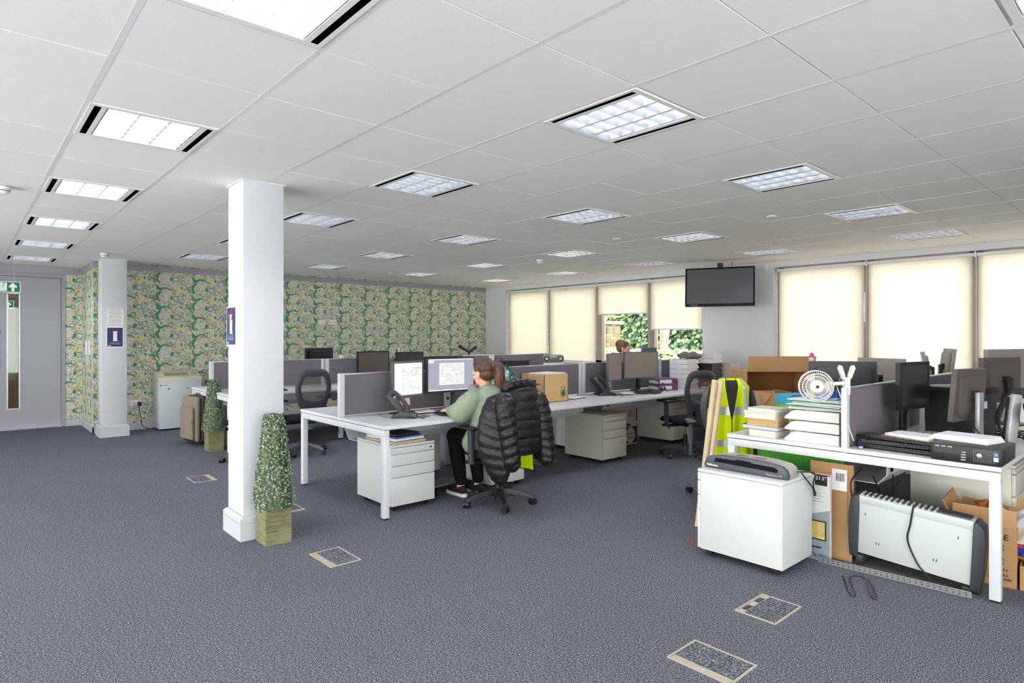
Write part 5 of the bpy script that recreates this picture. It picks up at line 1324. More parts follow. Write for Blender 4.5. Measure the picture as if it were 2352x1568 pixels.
# green carrier bag
g = G('green glossy polythene'); nz = g.noise(g.coord(), 9, 4, .6); g.base(g.ramp(nz, [(.46, S(10, 66, 42)), (.56, S(26, 108, 70)), (.64, S(190, 214, 204))]), .18, spec=.7); g.bump(g.noise(g.coord(), 14, 3), .8, .03); GPOLY = g.m
t = thing('carrier_bag', 'crumpled green polythene bag with black handles beside the woman', 'bag', (4.24, 4.60, DT), -.6)
def bagf(u, v):
    a = 2*PI*u; w = .25*(1-.80*v**1.3)+.012*math.sin(5*a+7*v); d_ = .10*(1-.75*v); return (w*math.cos(a)*(1+.05*math.sin(9*v+3*a))-.15*v, d_*math.sin(a)+.01*math.sin(11*v+2*a), .42*v)
M().grid(bagf, 40, 24, GPOLY, cu=True).obj('bag_body', parent=t, smooth=80)
for s_ in (-1, 1): M().tube(spline([(-.19, s_*.02, .40), (-.21, s_*.02, .46), (-.17, s_*.015, .49), (-.12, s_*.02, .45), (-.11, s_*.02, .39)], 5), .008, 6, BLACK, flat=.4).obj('handle', parent=t)
tag(M().ell((0, 0, 0), (.13, .06, .05), mat('pale pink fleece', (222, 190, 194), .95, bump=1.0, bscale=60), 18, 10).obj('fleece', loc=(4.42, 5.42, DT+.34)), 'bundle of pale pink fleece on the far side of the screen', 'fleece')
tag(M().box(-.11, .11, -.11, .11, 0, .29, mat('far side storage box', (206, 200, 196), .7), bev=.004).obj('storage_box', loc=(4.42, 5.42, DT)), 'pale storage box on the far side of the middle bench', 'box')
# headset, mouse, small drive, papers near blank monitors
t = thing('headset', 'black headset on the desk right of the blank monitors', 'headset', (6.78, 4.55, DT), .4)
M().tube([(.085*math.cos(a), .0, .02+.085*math.sin(a)) for a in [PI*k/14 for k in range(15)]], .006, 8, BLACK).obj('headband', parent=t)
for s_ in (-1, 1): M().cyl((s_*.075, 0, .025), (s_*.095, 0, .025), .026, n=16, m=BLACK).obj('ear_cup', parent=t)
M().tube(spline([(-.09, 0, .02), (-.05, -.07, .01), (.03, -.08, .006)], 6), .003, 6, BLACK).obj('mic_boom', parent=t)
tag(M().box(-.07, .07, -.03, .03, 0, .035, D_GREY, bev=.004).obj('docking_box', loc=(6.42, 4.40, DT), rot=(0, 0, .1)), 'small grey metal box in front of the black keyboard', 'box')
t = thing('paper_stack', 'crumpled papers between telephone and black keyboard', 'papers', (6.02, 4.56, DT), .3)
for k in range(4): M().grid(lambda u, v, k=k: ((u-.5)*.2, (v-.5)*.16, .006*k+.004+.012*math.sin(3*u+2*k)*v), 6, 6, PAPER, mtx=T(rz=.25*k)).obj('sheet', parent=t, smooth=60)
# purple lever arch files, letter trays
PUR = mat('purple file', (110, 66, 110), .5)
for k, lab in enumerate(('purple lever arch file, lower of the two near the window', 'purple lever arch file, upper of the two near the window')):
    t = thing('lever_arch_file', lab, 'file', (6.98+.01*k, 4.70, DT+.078*k), -.42-.06*k, 'purple lever arch files')
    for a in ((-.14, .14, -.16, .12, 0, .003), (-.14, .14, -.16, .12, .072, .075), (-.14, .14, -.163, -.16, 0, .075)): M().box(*a, PUR).obj('cover', parent=t, smooth=None)
    M().box(-.12, .05, -.1645, -.163, .014, .060, PAPER).obj('spine_label', parent=t, smooth=None)
    M().tube([(.09+.012*math.cos(a), -.165, .037+.012*math.sin(a)) for a in [q*2*PI/16 for q in range(16)]], .003, 5, CHROME, closed=True).obj('finger_ring', parent=t); M().cyl((.09, -.1645, .037), (.09, -.163, .037), .010, n=14, m=BLACK).obj('finger_hole', parent=t)
    M().box(-.135, .13, -.13, .11, .006, .045, PAPER).obj('paper_block', parent=t, smooth=None)
def tray(label, loc, rz, mt, group):
    """letter tray, open front faces -X, curved sides"""
    t = thing('letter_tray', label, 'letter tray', loc, rz, group); w, d = .128, .172; m = M()
    m.box(-d, d, -w, w, 0, .004, mt); m.box(d-.004, d, -w, w, .004, .062, mt)
    for s_ in (-1, 1): m.prism([(-d, .004), (d, .004), (d, .064), (-d*.55, .064), (-d*.72, .056), (-d*.86, .034), (-d, .014)], s_*w-.002, s_*w+.002, 'y', mt)
    m.obj('tray_body', parent=t, smooth=None); return t
TW = mat('white tray plastic', (232, 230, 232), .4); TB = mat('black tray plastic', (26, 26, 28), .4)
ord_ = ('bottom', 'second', 'third', 'fourth', 'fifth', 'sixth', 'seventh', 'eighth', 'top')
for k in range(6):
    tray('white letter tray, %s of the stack under the grey blanket' % ('top' if k == 5 else ord_[k]), (7.46, 4.66, DT+.066*k), math.radians(185), TW, 'stacked letter trays'); 
for k in range(7):
    tray('%s letter tray, %s of the stack right of the blanket' % ('white' if k > 4 else 'black', 'top' if k == 6 else ord_[k]), (7.98, 4.60, DT+.066*k), math.radians(185), TW if k > 4 else TB, 'stacked letter trays')
for k in range(5):
    tray('beige letter tray, %s of the rearmost stack by the window' % ('top' if k == 4 else ord_[k]), (8.40, 4.55, DT+.066*k), math.radians(185), mat('beige tray plastic', (206, 184, 172), .4), 'stacked letter trays')
g = G('grey fleece blanket'); nz = g.noise(g.coord(), 130, 2, .8); g.base(g.ramp(nz, [(.35, S(96, 96, 94)), (.65, S(164, 164, 158))]), 1, spec=0); g.bump(nz, 1, .01)
def blf(u, v):
    a = 2*PI*v; x = -.24+.48*u; r = .045*math.sqrt(max(0, min(1, u*6)*min(1, (1-u)*6)))+.008*math.sin(13*u+3*a); return (x, 1.9*r*math.cos(a), .045+r*math.sin(a)+(-.05*max(0, u-.72)*3))
tag(M().grid(blf, 36, 18, g.m, cv=True).obj('blanket', smooth=80, loc=(7.52, 4.62, DT+.402), rot=(0, 0, .05)), 'rolled grey fleece blanket on top of the white letter trays', 'blanket')
t = thing('ring_binder', 'red ring binder lying open behind the mesh chair', 'file', (7.62, 4.36, DT), .3); RED = mat('red file', (196, 36, 52), .5)
M().box(-.14, .14, -.12, .12, 0, .004, RED).obj('cover', parent=t, smooth=None); M().box(-.14, .14, .116, .12, 0, .05, RED).obj('spine', parent=t, smooth=None); M().box(-.14, .14, -.12, .12, .05, .054, RED, mtx=T(rx=.15)).obj('cover', parent=t, smooth=None); M().box(-.12, .12, -.11, .10, .004, .03, PAPER).obj('paper_block', parent=t, smooth=None)
# under the middle bench: archive boxes, footrest, papers on the pedestal
AW = mat('white archive board', (214, 206, 196), .8)
def acarton(label, loc, sx, sy, sz, mt, group='archive boxes under the desk', rz=0, hole=True):
    t = thing('carton', label, 'box', loc, rz, group)
    M().box(-sx, sx, -sy, sy, 0, sz, mt, bev=.002).obj('carton_body', parent=t); M().box(-sx-.004, sx+.004, -sy-.004, sy+.004, sz-.06, sz+.002, mt).obj('lid', parent=t, smooth=None)
    if hole: M().box(-.045, .045, -sy-.0055, -sy-.0035, sz-.05, sz-.018, D_GREY).obj('hand_hole', parent=t, smooth=None)
    return t
a1 = acarton('lower archive box with black round print under the bench', (6.62, 5.14, 0), .20, .16, .30, AW)
M().box(-.17, .19, -.1645, -.16, .02, .235, BLACK).obj('print_field', parent=a1, smooth=None); M().cyl((.05, -.1655, .125), (.05, -.164, .125), .105, n=28, m=AW).obj('print_disc', parent=a1)
text('lettering', 'TNT Archive', .045, BLACK, a1, (.05, -.166, .145), (PI/2, 0, 0)); text('lettering', 'for all enquiries', .022, BLACK, a1, (.05, -.166, .105), (PI/2, 0, 0)); text('lettering', '0800 100 600', .022, BLACK, a1, (.05, -.166, .08), (PI/2, 0, 0))
a2 = acarton('upper archive box with a dark hand hole under the bench', (6.60, 5.14, .303), .20, .16, .30, AW)
M().box(.02, .15, -.1625, -.16, .06, .16, mat('pale print', (190, 180, 170), .8)).obj('label_panel', parent=a2, smooth=None)
t = thing('footrest', 'grey footrest board under the desk at the woman\'s feet', 'footrest', (3.36, 4.66, 0), .1)
M().box(-.22, .22, -.15, .15, .06, .08, M_GREY, bev=.006, mtx=T(rx=-.12)).obj('board', parent=t)
for s_ in (-1, 1): M().box(s_*.17-.015, s_*.17+.015, -.13, .13, 0, .065, BLACK).obj('foot', parent=t, smooth=None)
t = thing('file_pile', 'flat pile of folders and books on the pedestal under the desk', 'papers', (2.83, 4.60, .545), .04)
for k, (c, th) in enumerate((((196, 176, 150), .014), ((226, 226, 230), .02), ((60, 90, 160), .012), ((40, 42, 52), .014))): M().box(-.17+.008*k, .15-.012*k, -.24+.02*k, .20-.02*k, .03*k*.6, .03*k*.6+th, mat('folder %d' % k, c, .6), mtx=T(rz=.04*k)).obj('folder', parent=t, smooth=None)

# ---- window sill: radio; back bench odds and ends
tag(M().box(-.19, .19, -.10, .10, 0, .203, mat('white storage box', (232, 232, 232), .5), bev=.006).obj('storage_box', loc=(8.44, 8.08, DT), rot=(0, 0, math.radians(-41))), 'white box under the portable stereo on the back bench', 'box')
t = thing('radio', 'grey portable stereo with raised aerial before the far blinds', 'radio', (8.44, 8.08, DT+.205), math.radians(-41))
RG = mat('silver grey radio', (136, 138, 144), .35)
M().box(-.20, .20, -.075, .075, .01, .155, RG, bev=.05, seg=4).obj('case', parent=t)
for s_ in (-1, 1): sp_ = M().cyl((s_*.13, -.082, .08), (s_*.13, -.07, .08), .052, n=24, m=D_GREY).obj('speaker', parent=t); M().cyl((s_*.13, -.085, .08), (s_*.13, -.081, .08), .028, n=18, m=mat('cream cone', (210, 200, 178), .6)).obj('cone', parent=sp_)
M().box(-.06, .06, -.083, -.07, .095, .135, SILVER, bev=.004).obj('display', parent=t); M().box(-.06, .06, -.083, -.07, .03, .085, M_GREY, bev=.004).obj('disc_door', parent=t)
M().cyl((-.17, .04, .14), (-.155, .04, .72), .003, n=6, m=CHROME).obj('aerial', parent=t)
tag(M().ell((0, 0, 0), (.03, .07, .05), PAPER, 10, 7).obj('paper_tissue', loc=(9.05, 9.12, WS+.05)), 'crumpled white tissue on the sill left of the radio', 'tissue')
def clip_fan(label, loc, rz, yaw):
    """clip fan: cage facing -Y turned by yaw, clip grips a screen edge running along X"""
    t = thing('clip_fan', label, 'fan', loc, rz, 'white clip fans'); FN = mat('white fan plastic', (226, 222, 212), .4)
    m = M().box(-.018, .018, -.022, .022, -.055, .055, FN, bev=.008)
    for s_ in (-1, 1): m.prism([(s_*.006, .04), (s_*.03, .05), (s_*.055, .115), (s_*.045, .135), (s_*.03, .13), (s_*.012, .075)], -.012, .012, 'y', FN, bev=.004)
    m.obj('clip', parent=t)
    M().cyl((-.015, 0, .02), (-.10, 0, .015), .012, n=10, m=FN).obj('arm', parent=t)
    R = T(-.19, 0, .0, rz=yaw); c = M(); r0 = .1
    R = R @ Matrix.Scale(1.16, 4)
    for rr, y in ((.085, -.0), (.085, .03), (.055, -.022), (.07, -.014)): c.tube([R @ Vector((rr*math.cos(a), y, rr*math.sin(a))) for a in [k*2*PI/32 for k in range(32)]], .003, 6, FN, closed=True)
    for k in range(48):
        a = 2*PI*k/48; c.tube([R @ Vector((q*math.cos(a), y, q*math.sin(a))) for q, y in ((.03, -.028), (.055, -.023), (.075, -.011), (.085, 0), (.086, .03))], .0015, 4, FN)
    o = c.obj('cage', parent=t); o['kind'] = 'stuff'
    M().lathe([(.0, -.034), (.03, -.032), (.036, -.02), (.03, .0), (0, .0)], 24, FN, mtx=R @ T(rx=-PI/2, sc=1)).obj('motor_housing', parent=t)
    M().cyl(R @ Vector((0, -.036, 0)), R @ Vector((0, -.03, 0)), .010, n=14, m=BLACK).obj('dial', parent=t)
    for k in range(3):
        a0 = k*2*PI/3
        M().grid(lambda u, v: R @ Vector(((.015+.055*u)*math.cos(a0+(v-.5)*.9*(.5+.5*u)), .012+.012*(v-.5), (.015+.055*u)*math.sin(a0+(v-.5)*.9*(.5+.5*u)))), 6, 5, mat('fan blade', (214, 208, 200), .3)).obj('blade', parent=t, smooth=80)
    M().tube(spline([(-.06, 0, .0), (-.03, -.01, -.10), (.0, -.02, -.24), (.03, -.03, -.34)], 6), .003, 6, FN).obj('cord', parent=t)
    return t
clip_fan('white clip fan gripping the screen on the right bench', (4.215, 1.475, DT+.385), math.radians(-41), math.radians(-18))
clip_fan('white clip fan on the back bench screen before the papered wall', (5.30, 8.45, DT+.385), 0, .2)
tag(M().lathe([(.035, 0), (.04, .01), (.036, .11), (.03, .115), (0, .115)], 18, SM).obj('table_speaker', loc=(4.42, 8.75, DT+.30)), 'small white speaker showing over the back bench screen', 'speaker')
tag(M().box(-.10, .10, -.10, .10, 0, .30, M_GREY, bev=.004).obj('storage_box', loc=(4.42, 8.75, DT)), 'grey box on the far side of the back bench under the speaker', 'box')
t = thing('desk_lamp', 'white folded arm desk lamp resting along the back bench screen', 'lamp', (4.95, 8.62, DT), 0)
M().lathe([(.07, 0), (.07, .012), (.012, .02), (0, .02)], 20, SM).obj('base', parent=t); M().cyl((0, 0, .02), (-.25, 0, .385), .008, n=8, m=SM).obj('lower_arm', parent=t)
M().cyl((-.25, 0, .385), (.15, 0, .44), .008, n=8, m=SM).obj('upper_arm', parent=t); M().box(.12, .40, -.03, .03, .40, .44, D_GREY, bev=.01).obj('lamp_head', parent=t)
t = thing('desk_lamp', 'black desk lamp showing over the back bench near the corner', 'lamp', (6.85, 8.75, DT), 0)
M().lathe([(.08, 0), (.08, .012), (.012, .02), (0, .02)], 20, BLACK).obj('base', parent=t); M().cyl((0, 0, .02), (.08, 0, .42), .010, n=8, m=BLACK).obj('lower_arm', parent=t); M().cyl((.08, 0, .42), (-.14, 0, .53), .018, .03, n=10, m=BLACK).obj('upper_arm', parent=t); M().cyl((.08, 0, .41), (.24, 0, .51), .03, .03, n=10, m=BLACK).obj('lamp_head', parent=t)
t = thing('paper_stack', 'white papers on the back bench by the mesh chair', 'papers', (3.05, 7.98, DT), .2)
for k in range(3): M().box(-.13, .15, -.10, .10, .006*k, .006*k+.005, PAPER, mtx=T(rz=.15*k)).obj('sheet', parent=t, smooth=None)
keyboard('dark keyboard on the back bench behind the tall column', (2.95, 7.82, DT), .1)
keyboard('dark keyboard on the back bench right of the mesh chair', (4.30, 7.95, DT), 0)
t = thing('cable_drop', 'black cable hanging under the back bench', 'cable', (3.95, 7.8, 0)); M().tube(spline([(0, 0, .70), (.05, .02, .58), (-.04, .03, .40), (-.02, .1, .2), (.05, .15, .01)], 6), .006, 6, CABLE).obj('lead', parent=t)
t = thing('pc_tower', 'black computer box on the floor under the back bench', 'computer', (4.95, 8.15, 0)); M().box(-.09, .09, -.2, .2, 0, .36, BLACK, bev=.006).obj('case', parent=t); M().box(-.085, .085, -.206, -.2, .01, .35, D_GREY).obj('front_panel', parent=t, smooth=None)

# ================================================================== RIGHT BENCH: THINGS ON TOP
# far half: letter trays with papers and blue cable, book pile
for k in range(3): tray('white letter tray, %s of the three at the right bench end' % ('lowest', 'middle', 'highest')[k], (4.345, 1.69, DT+.072*k), math.radians(-90), mat('pale grey tray plastic', (218, 218, 214), .4), 'letter trays on the right bench')
t = thing('paper_stack', 'untidy papers and green folder on top of the white trays', 'papers', (4.345, 1.68, DT+.216), PI/2)
for k in range(9):
    c = PAPER if k not in (2, 6) else mat('green folder', (60, 150, 96), .6)
    M().box(-.19+rg.uniform(-.02, .02), .15+rg.uniform(-.02, .03), -.12, .12, .008*k, .008*k+.005, c, mtx=T(rz=rg.uniform(-.15, .15))).obj('sheet', parent=t, smooth=None)
BLU = mat('blue network cable', (36, 104, 190), .5)
m = M()
for k in range(7): m.tube(spline([(.125*math.cos(a)*(1+.08*math.sin(k+a)), .10*math.sin(a)+.012*k-.04, .006+.006*k+.012*math.sin(a*2+k)) for a in [q*2*PI/9 for q in range(9)]], 4, True), .0035, 6, BLU, closed=True)
o = m.obj('network_cable', loc=(4.34, 1.66, DT+.29), rot=(0, 0, 1.2)); tag(o, 'coil of blue network cable on the papers by the clip fan', 'cable')
bk = [((226, 222, 212), .20, .045, (220, 216, 206)), ((60, 70, 84), .26, .03, (206, 206, 206)), ((214, 208, 196), .22, .05, (196, 160, 110)), ((232, 228, 222), .22, .03, (226, 222, 210)), ((210, 206, 200), .24, .018, (220, 216, 206)), ((206, 214, 190), .21, .022, (226, 224, 214))]
z = DT+.001
labs = ('thick pale book at the bottom of the pile by the trays', 'dark blue covered book second in the pile by the trays', 'thick tan edged book in the middle of the pile by the trays', 'white paperback above the tan book by the trays', 'thin magazine near the top of the book pile', 'green edged brochure on top of the book pile')
for k, (c, l, h, e) in enumerate(bk):
    t = thing('book', labs[k], 'book', (4.30+.01*rg.uniform(-1, 1), 2.02+.015*rg.uniform(-1, 1), z), rg.uniform(-.12, .12), 'books piled on the right bench')
    cv = mat('book cover %d' % k, c, .5); pgm = mat('book pages %d' % k, e, .85)
    M().box(-.10, .10, -l/2, l/2, 0, .003, cv).obj('cover', parent=t, smooth=None); M().box(-.10, .10, -l/2, l/2, h-.003, h, cv).obj('cover', parent=t, smooth=None)
    M().box(-.096, .096, -l/2+.004, l/2-.004, .003, h-.003, pgm).obj('pages', parent=t, smooth=None); M().box(.097, .10, -l/2, l/2, .003, h-.003, cv).obj('spine', parent=t, smooth=None)
    z += h+.0005
t = thing('plastic_charm', 'small pink plastic charm on the ribbed monitor corner', 'charm', (5.02, 2.01, DT+.508)); 
M().lathe([(0, 0), (.02, .0), (.022, .02), (.014, .03), (0, .03)], 14, mat('grey pink plastic', (196, 170, 166), .5)).obj('base', parent=t); M().ell((.008, 0, .045), (.02, .016, .022), mat('hot pink plastic', (220, 40, 110), .3), 12, 8).obj('ball', parent=t)
# near half: computer, keyboards, papers
t = thing('desktop_computer', 'flat black desktop computer with a round silver power button', 'computer', (4.36, .855, DT), -PI/2)       # front faces -Y local -> -X world
M().box(-.16, .16, -.155, .18, .004, .093, mat('dark steel case', (58, 52, 50), .45, metal=.3), bev=.003).obj('case', parent=t)
M().box(-.161, .161, -.178, -.155, .002, .094, BLACK, bev=.006).obj('front_bezel', parent=t)
M().box(-.145, -.015, -.1795, -.178, .045, .072, D_GREY).obj('drive_tray', parent=t, smooth=None)
for k in range(3): M().box(-.14+.03*k, -.12+.03*k, -.1798, -.178, .078, .084, SILVER).obj('drive_badge', parent=t, smooth=None)
M().lathe([(.0, 0), (.014, 0), (.012, .006), (0, .009)], 18, SILVER, mtx=T(.062, -.178, .05, rx=PI/2)).obj('power_button', parent=t)
vent = M()
for i in range(12):
    for j in range(9):
        x, z_ = .035+.0085*i, .014+.008*j
        if (x-.062)**2+(z_-.05)**2 > .00035: vent.box(x, x+.005, -.1792, -.178, z_, z_+.0045, M_GREY)
o = vent.obj('vent_grille', parent=t, smooth=None); o['kind'] = 'stuff'
s_ = M().box(.125, .145, -.1795, -.178, .052, .074, mat('blue sticker', (40, 120, 190), .4)).obj('sticker', parent=t, smooth=None); M().cyl((.135, -.1802, .063), (.135, -.1795, .063), .006, n=10, m=mat('orange sticker dot', (226, 150, 60), .4)).obj('sticker_dot', parent=s_)
M().box(.125, .145, -.1795, -.178, .026, .048, mat('pale blue sticker', (190, 216, 232), .4)).obj('sticker', parent=t, smooth=None)
for k in range(4): M().box(-.02+.0, .002, -.1793, -.178, .014+.014*k, .02+.014*k, SILVER).obj('port', parent=t, smooth=None)
t = thing('paper_stack', 'ream of white paper lying on the black desktop computer', 'papers', (4.42, .90, DT+.095), 1.35)
for k in range(6): M().box(-.15+.003*k, .15-.004*k, -.105, .105-.003*k, .005*k, .005*k+.0045, PAPER, mtx=T(rz=.02*k)).obj('sheet', parent=t, smooth=None)
t = thing('notepad', 'brown backed notepad with white sheets left of the paper ream', 'notepad', (4.42, 1.16, DT+.078), 1.25); M().box(-.15, .14, -.10, .10, 0, .003, CARD).obj('backing', parent=t, smooth=None)
for k in range(4): M().box(-.13, .13, -.11, .08, .003+.004*k, .0065+.004*k, PAPER, mtx=T(rz=.04*k)).obj('sheet', parent=t, smooth=None)
for k, (x, y, zz, rz) in enumerate(((4.33, 1.22, 0, -1.62), (4.34, 1.21, .026, -1.52), (4.37, 1.23, .052, -1.70))):
    keyboard('black keyboard, %s of the three piled at the desk edge' % ('lowest', 'middle', 'highest')[k], (x, y, DT+zz), rz, BLACK, D_GREY, .43, .15, 0)
t = thing('keyboard_box', 'long white keyboard box lying on the right bench', 'box', (4.62, 1.10, DT), -1.42)
M().box(-.26, .26, -.075, .075, 0, .05, mat('white carton', (214, 210, 202), .6), bev=.002).obj('carton_body', parent=t)
for k, c in enumerate(((230, 80, 40), (120, 180, 40), (40, 150, 220), (250, 190, 30))): M().box(-.245+.012*(k % 2), -.234+.012*(k % 2), -.0762, -.075, .030-.012*(k//2), .040-.012*(k//2), mat('logo square %d' % k, c, .5)).obj('logo_square', parent=t, smooth=None)
text('lettering', 'Microsoft', .018, M_GREY, t, (-.17, -.0758, .028), (PI/2, 0, 0))
keyboard('pale keyboard behind the long white keyboard box', (5.12, 1.12, DT), -1.5, mat('beige keyboard', (196, 188, 178), .5), mat('beige keys', (176, 168, 158), .5))
t = thing('computer_mouse', 'black computer mouse with curling lead on the white box', 'mouse', (4.66, 1.02, DT+.05), -1.2)
M().ell((0, 0, .016), (.031, .055, .02), BLACK_G, 18, 12).obj('shell', parent=t); M().tube(spline([(0, .05, .015), (.0, .10, .05), (.03, .16, .06), (.05, .22, .01)], 6), .002, 5, CABLE).obj('lead', parent=t)
t = thing('vga_plug', 'blue monitor plug on the desk edge by the screen post', 'plug', (4.235, 1.40, DT), .4); M().box(-.02, .02, -.014, .014, .002, .018, mat('blue plug', (50, 60, 170), .4), bev=.003).obj('plug_body', parent=t); M().box(-.032, -.02, -.01, .01, .005, .015, SILVER).obj('plug_shell', parent=t, smooth=None); M().tube(spline([(.02, 0, .01), (.06, -.02, .03), (.09, -.08, .10), (.10, -.14, .05), (.08, -.18, .03)], 6), .004, 6, CABLE).obj('lead', parent=t)
t = thing('pc_tower', 'black computer box with a white label among the monitors', 'computer', (5.42, 1.14, DT), -.4); M().box(-.12, .12, -.17, .17, 0, .29, mat('dark brown steel', (46, 42, 42), .5), bev=.004).obj('case', parent=t); M().box(-.1225, -.12, -.12, -.04, .20, .25, mat('label blue white', (190, 196, 214), .6)).obj('label_sticker', parent=t, smooth=None); M().box(-.10, .02, -.1725, -.17, .20, .25, mat('label blue white', (190, 196, 214), .6)).obj('label_sticker', parent=t, smooth=None)
tag(M().box(-.19, .19, -.16, .16, 0, .05, BLACK, bev=.006).obj('dvd_player', loc=(5.44, 1.16, DT+.292), rot=(0, 0, -.4)), 'flat black player on top of the labelled computer box', 'player')
# loose monitor stand with a round foot lying on its side
t = thing('monitor_stand', 'detached monitor stand with round black foot standing on end', 'monitor stand', (4.68, .745, DT), -.6)
M().box(-.03, .03, -.012, .012, 0, .36, SILVER, bev=.005, mtx=T(rx=.0, ry=.14)).obj('column', parent=t); M().box(-.028, .028, .012, .035, .01, .34, BLACK, bev=.004, mtx=T(ry=.14)).obj('track', parent=t)
M().cyl((.07, -.05, .25), (.085, -.075, .26), .062, .055, n=28, m=BLACK_G).obj('round_foot', parent=t)
tag(M().box(-.03, .03, -.02, .02, 0, .33, mat('cream stand', (206, 198, 184), .5), bev=.006).obj('stand_column', loc=(4.98, .80, DT), rot=(0, .12, -.5)), 'cream monitor stand column behind the round black foot', 'monitor stand')
m = M(); rg2 = random.Random(9)
for k in range(5): m.tube(spline([(-.08+.01*k, 0, .02), (-.10, .01*k, .18), (-.04, .0, .30+.012*k), (.06, .0, .31+.012*k), (.13+.012*k, .02, .18), (.11, .02, .02)], 6), .005, 6, CABLE)
o = m.obj('looped_cables', loc=(5.02, .76, DT), rot=(0, 0, -.85)); tag(o, 'arched loop of black cables at the right picture edge', 'cable')
tangle('heap of black cables on the right bench corner', (4.72, .80, DT+.002), .10, 34, .005, .07, 8)
tangle('thin black cables around the monitor feet on the right bench', (5.35, .82, DT+.002), .12, 26, .004, .05, 12)
t = thing('cardboard_box', 'grey carton with printed name behind the pile by the window', 'box', (6.9, 1.16, DT), .1); M().box(-.14, .14, -.12, .12, 0, .38, mat('grey carton', (176, 170, 162), .7), bev=.003).obj('carton_body', parent=t); text('lettering', 'WD Elements', .035, D_GREY, t, (-.1425, 0, .33), (PI/2, 0, -PI/2)); M().box(-.14, .14, -.12, .12, .38, .384, CARD).obj('lid', parent=t, smooth=None)
t = thing('envelope_stack', 'buff envelopes and papers on the bench near the window', 'papers', (6.3, 1.95, DT), .4)
for k in range(4): M().box(-.16, .16, -.11, .11, .012*k, .012*k+.01, mat('buff envelope', (206, 186, 150), .8), mtx=T(rz=.2*k)).obj('envelope', parent=t, smooth=None)

# ================================================================== AT THE END OF THE RIGHT BENCH
# laminator on the pedestal: long axis along Y, mouth faces -X
t = thing('laminator', 'dark grey laminator with silver lid on the white pedestal', 'laminator', (3.81, 1.90, .566), math.radians(-90)+.02)     # local front -Y -> world -X
GUN = mat('gunmetal plastic', (66, 66, 76), .4); SLV = mat('silver lid plastic', (176, 172, 168), .4, metal=.3)
prof = [(-.085, .0), (-.095, .012), (-.092, .055), (-.07, .085)]
def lam(u, v):
    x = (u-.5)*.54; e = abs(u-.5)*2; k = 1-.30*max(0, e-.75)**2*16*.35
    return x
top = [(-.27, .0), (-.275, .02), (-.262, .058), (-.235, .078), (-.15, .092), (0, .097), (.15, .092), (.235, .078), (.262, .058), (.275, .02), (.27, .0)]
M().prism(top, -.09, -.055, 'y', GUN, bev=.006).obj('front_body', parent=t)
M().prism([(x*.985, z_*.97) for x, z_ in top], -.055, .085, 'y', SLV, bev=.01).obj('lid', parent=t)
M().prism([(-.205, .046), (.205, .036), (.215, .052), (.19, .066), (0, .072), (-.19, .072)], -.0925, -.0895, 'y', BLACK_G).obj('feed_mouth', parent=t, smooth=None)
M().prism([(-.06, .060), (.05, .058), (.04, .078), (-.05, .079)], -.094, -.09, 'y', BLACK_G).obj('control_window', parent=t, smooth=None)
text('lettering', 'Fellowes', .022, PAPER, t, (-.215, -.0925, .022), (PI/2, 0, 0), bold=.0004); text('lettering', 'Neptune A3', .02, SILVER, t, (.19, -.0925, .018), (PI/2, 0, 0))
for k in range(8): M().box(-.085+.024*k, -.069+.024*k, -.02, .02, .0925, .0935, GUN).obj('vent_slot', parent=t, smooth=None)
M().prism([(.18, .0), (.255, .0), (.255, .04), (.215, .05), (.18, .045)], .086, .088, 'y', BLACK).obj('side_recess', parent=t, smooth=None)
M().tube(spline([(.26, .06, .03), (.35, .10, .03), (.30, .22, -.06), (.30, .24, -.14), (.315, .20, -.10), (.275, .10, .02)], 8), .0045, 6, CABLE).obj('lead', parent=t)
t = thing('laminate_box', 'small yellow green carton behind the laminator', 'box', (3.985, 1.80, .566), .1); M().box(-.06, .06, -.09, .09, 0, .03, mat('yellow carton', (206, 190, 66), .6), bev=.002).obj('carton_body', parent=t); M().box(-.04, .05, -.06, .05, .03, .0305, mat('pale label', (210, 220, 190), .6)).obj('label_sticker', parent=t, smooth=None)
# flat boards leaning under the desk end
t = thing('green_board', 'bright green flat carton leaning under the right bench', 'carton', (4.30, 1.83, 0)); GB = mat('bright green card', (52, 142, 20), .6)
pts = [(-.30, 0), (.28, 0), (.28, .66), (.20, .66), (.19, .652), (.10, .652), (.09, .66), (-.05, .66), (-.06, .652), (-.15, .652), (-.16, .66), (-.28, .66), (-.30, .645)]
M().prism(pts, 0, .012, 'x', GB, mtx=T(ry=.06)).obj('board', parent=t, smooth=None)
for y in (-.26, .24): M().box(-.001, 0, y, y+.003, .01, .655, mat('fold line', (120, 160, 60), .6), mtx=T(ry=.06)).obj('fold_line', parent=t, smooth=None)
t = thing('flattened_box', 'flattened brown cardboard standing beside the filter box', 'cardboard', (4.235, 1.555, 0)); 
M().box(0, .014, -.105, .16, 0, .61, CARD, mtx=T(ry=.05)).obj('sheet', parent=t, smooth=None); M().box(-.006, 0, -.075, .15, .22, .61, CARD, mtx=T(ry=.05)).obj('flap', parent=t, smooth=None)
M().box(-.0075, -.006, -.07, .02, .44, .575, PAPER, mtx=T(ry=.05)).obj('address_label', parent=t, smooth=None); lm = M()
for k in range(9): lm.box(-.0085, -.0075, -.055+.006*k, -.052+.006*k, .50, .55, DARKP, mtx=T(ry=.05))
o = lm.obj('barcode', parent=t, smooth=None); o['kind'] = 'stuff'
t = thing('filter_box', 'white and grey privacy filter carton with a monitor picture', 'box', (4.125, 1.66, 0)); 
M().box(0, .03, -.12, .18, 0, .55, mat('white grey carton', (206, 210, 204), .5)).obj('carton_body', parent=t, smooth=None)
M().prism([(-.12, .002), (.18, .002), (.18, .22), (-.12, .33)], -.001, 0, 'x', mat('blue grey print', (140, 152, 158), .5)).obj('grey_print', parent=t, smooth=None)
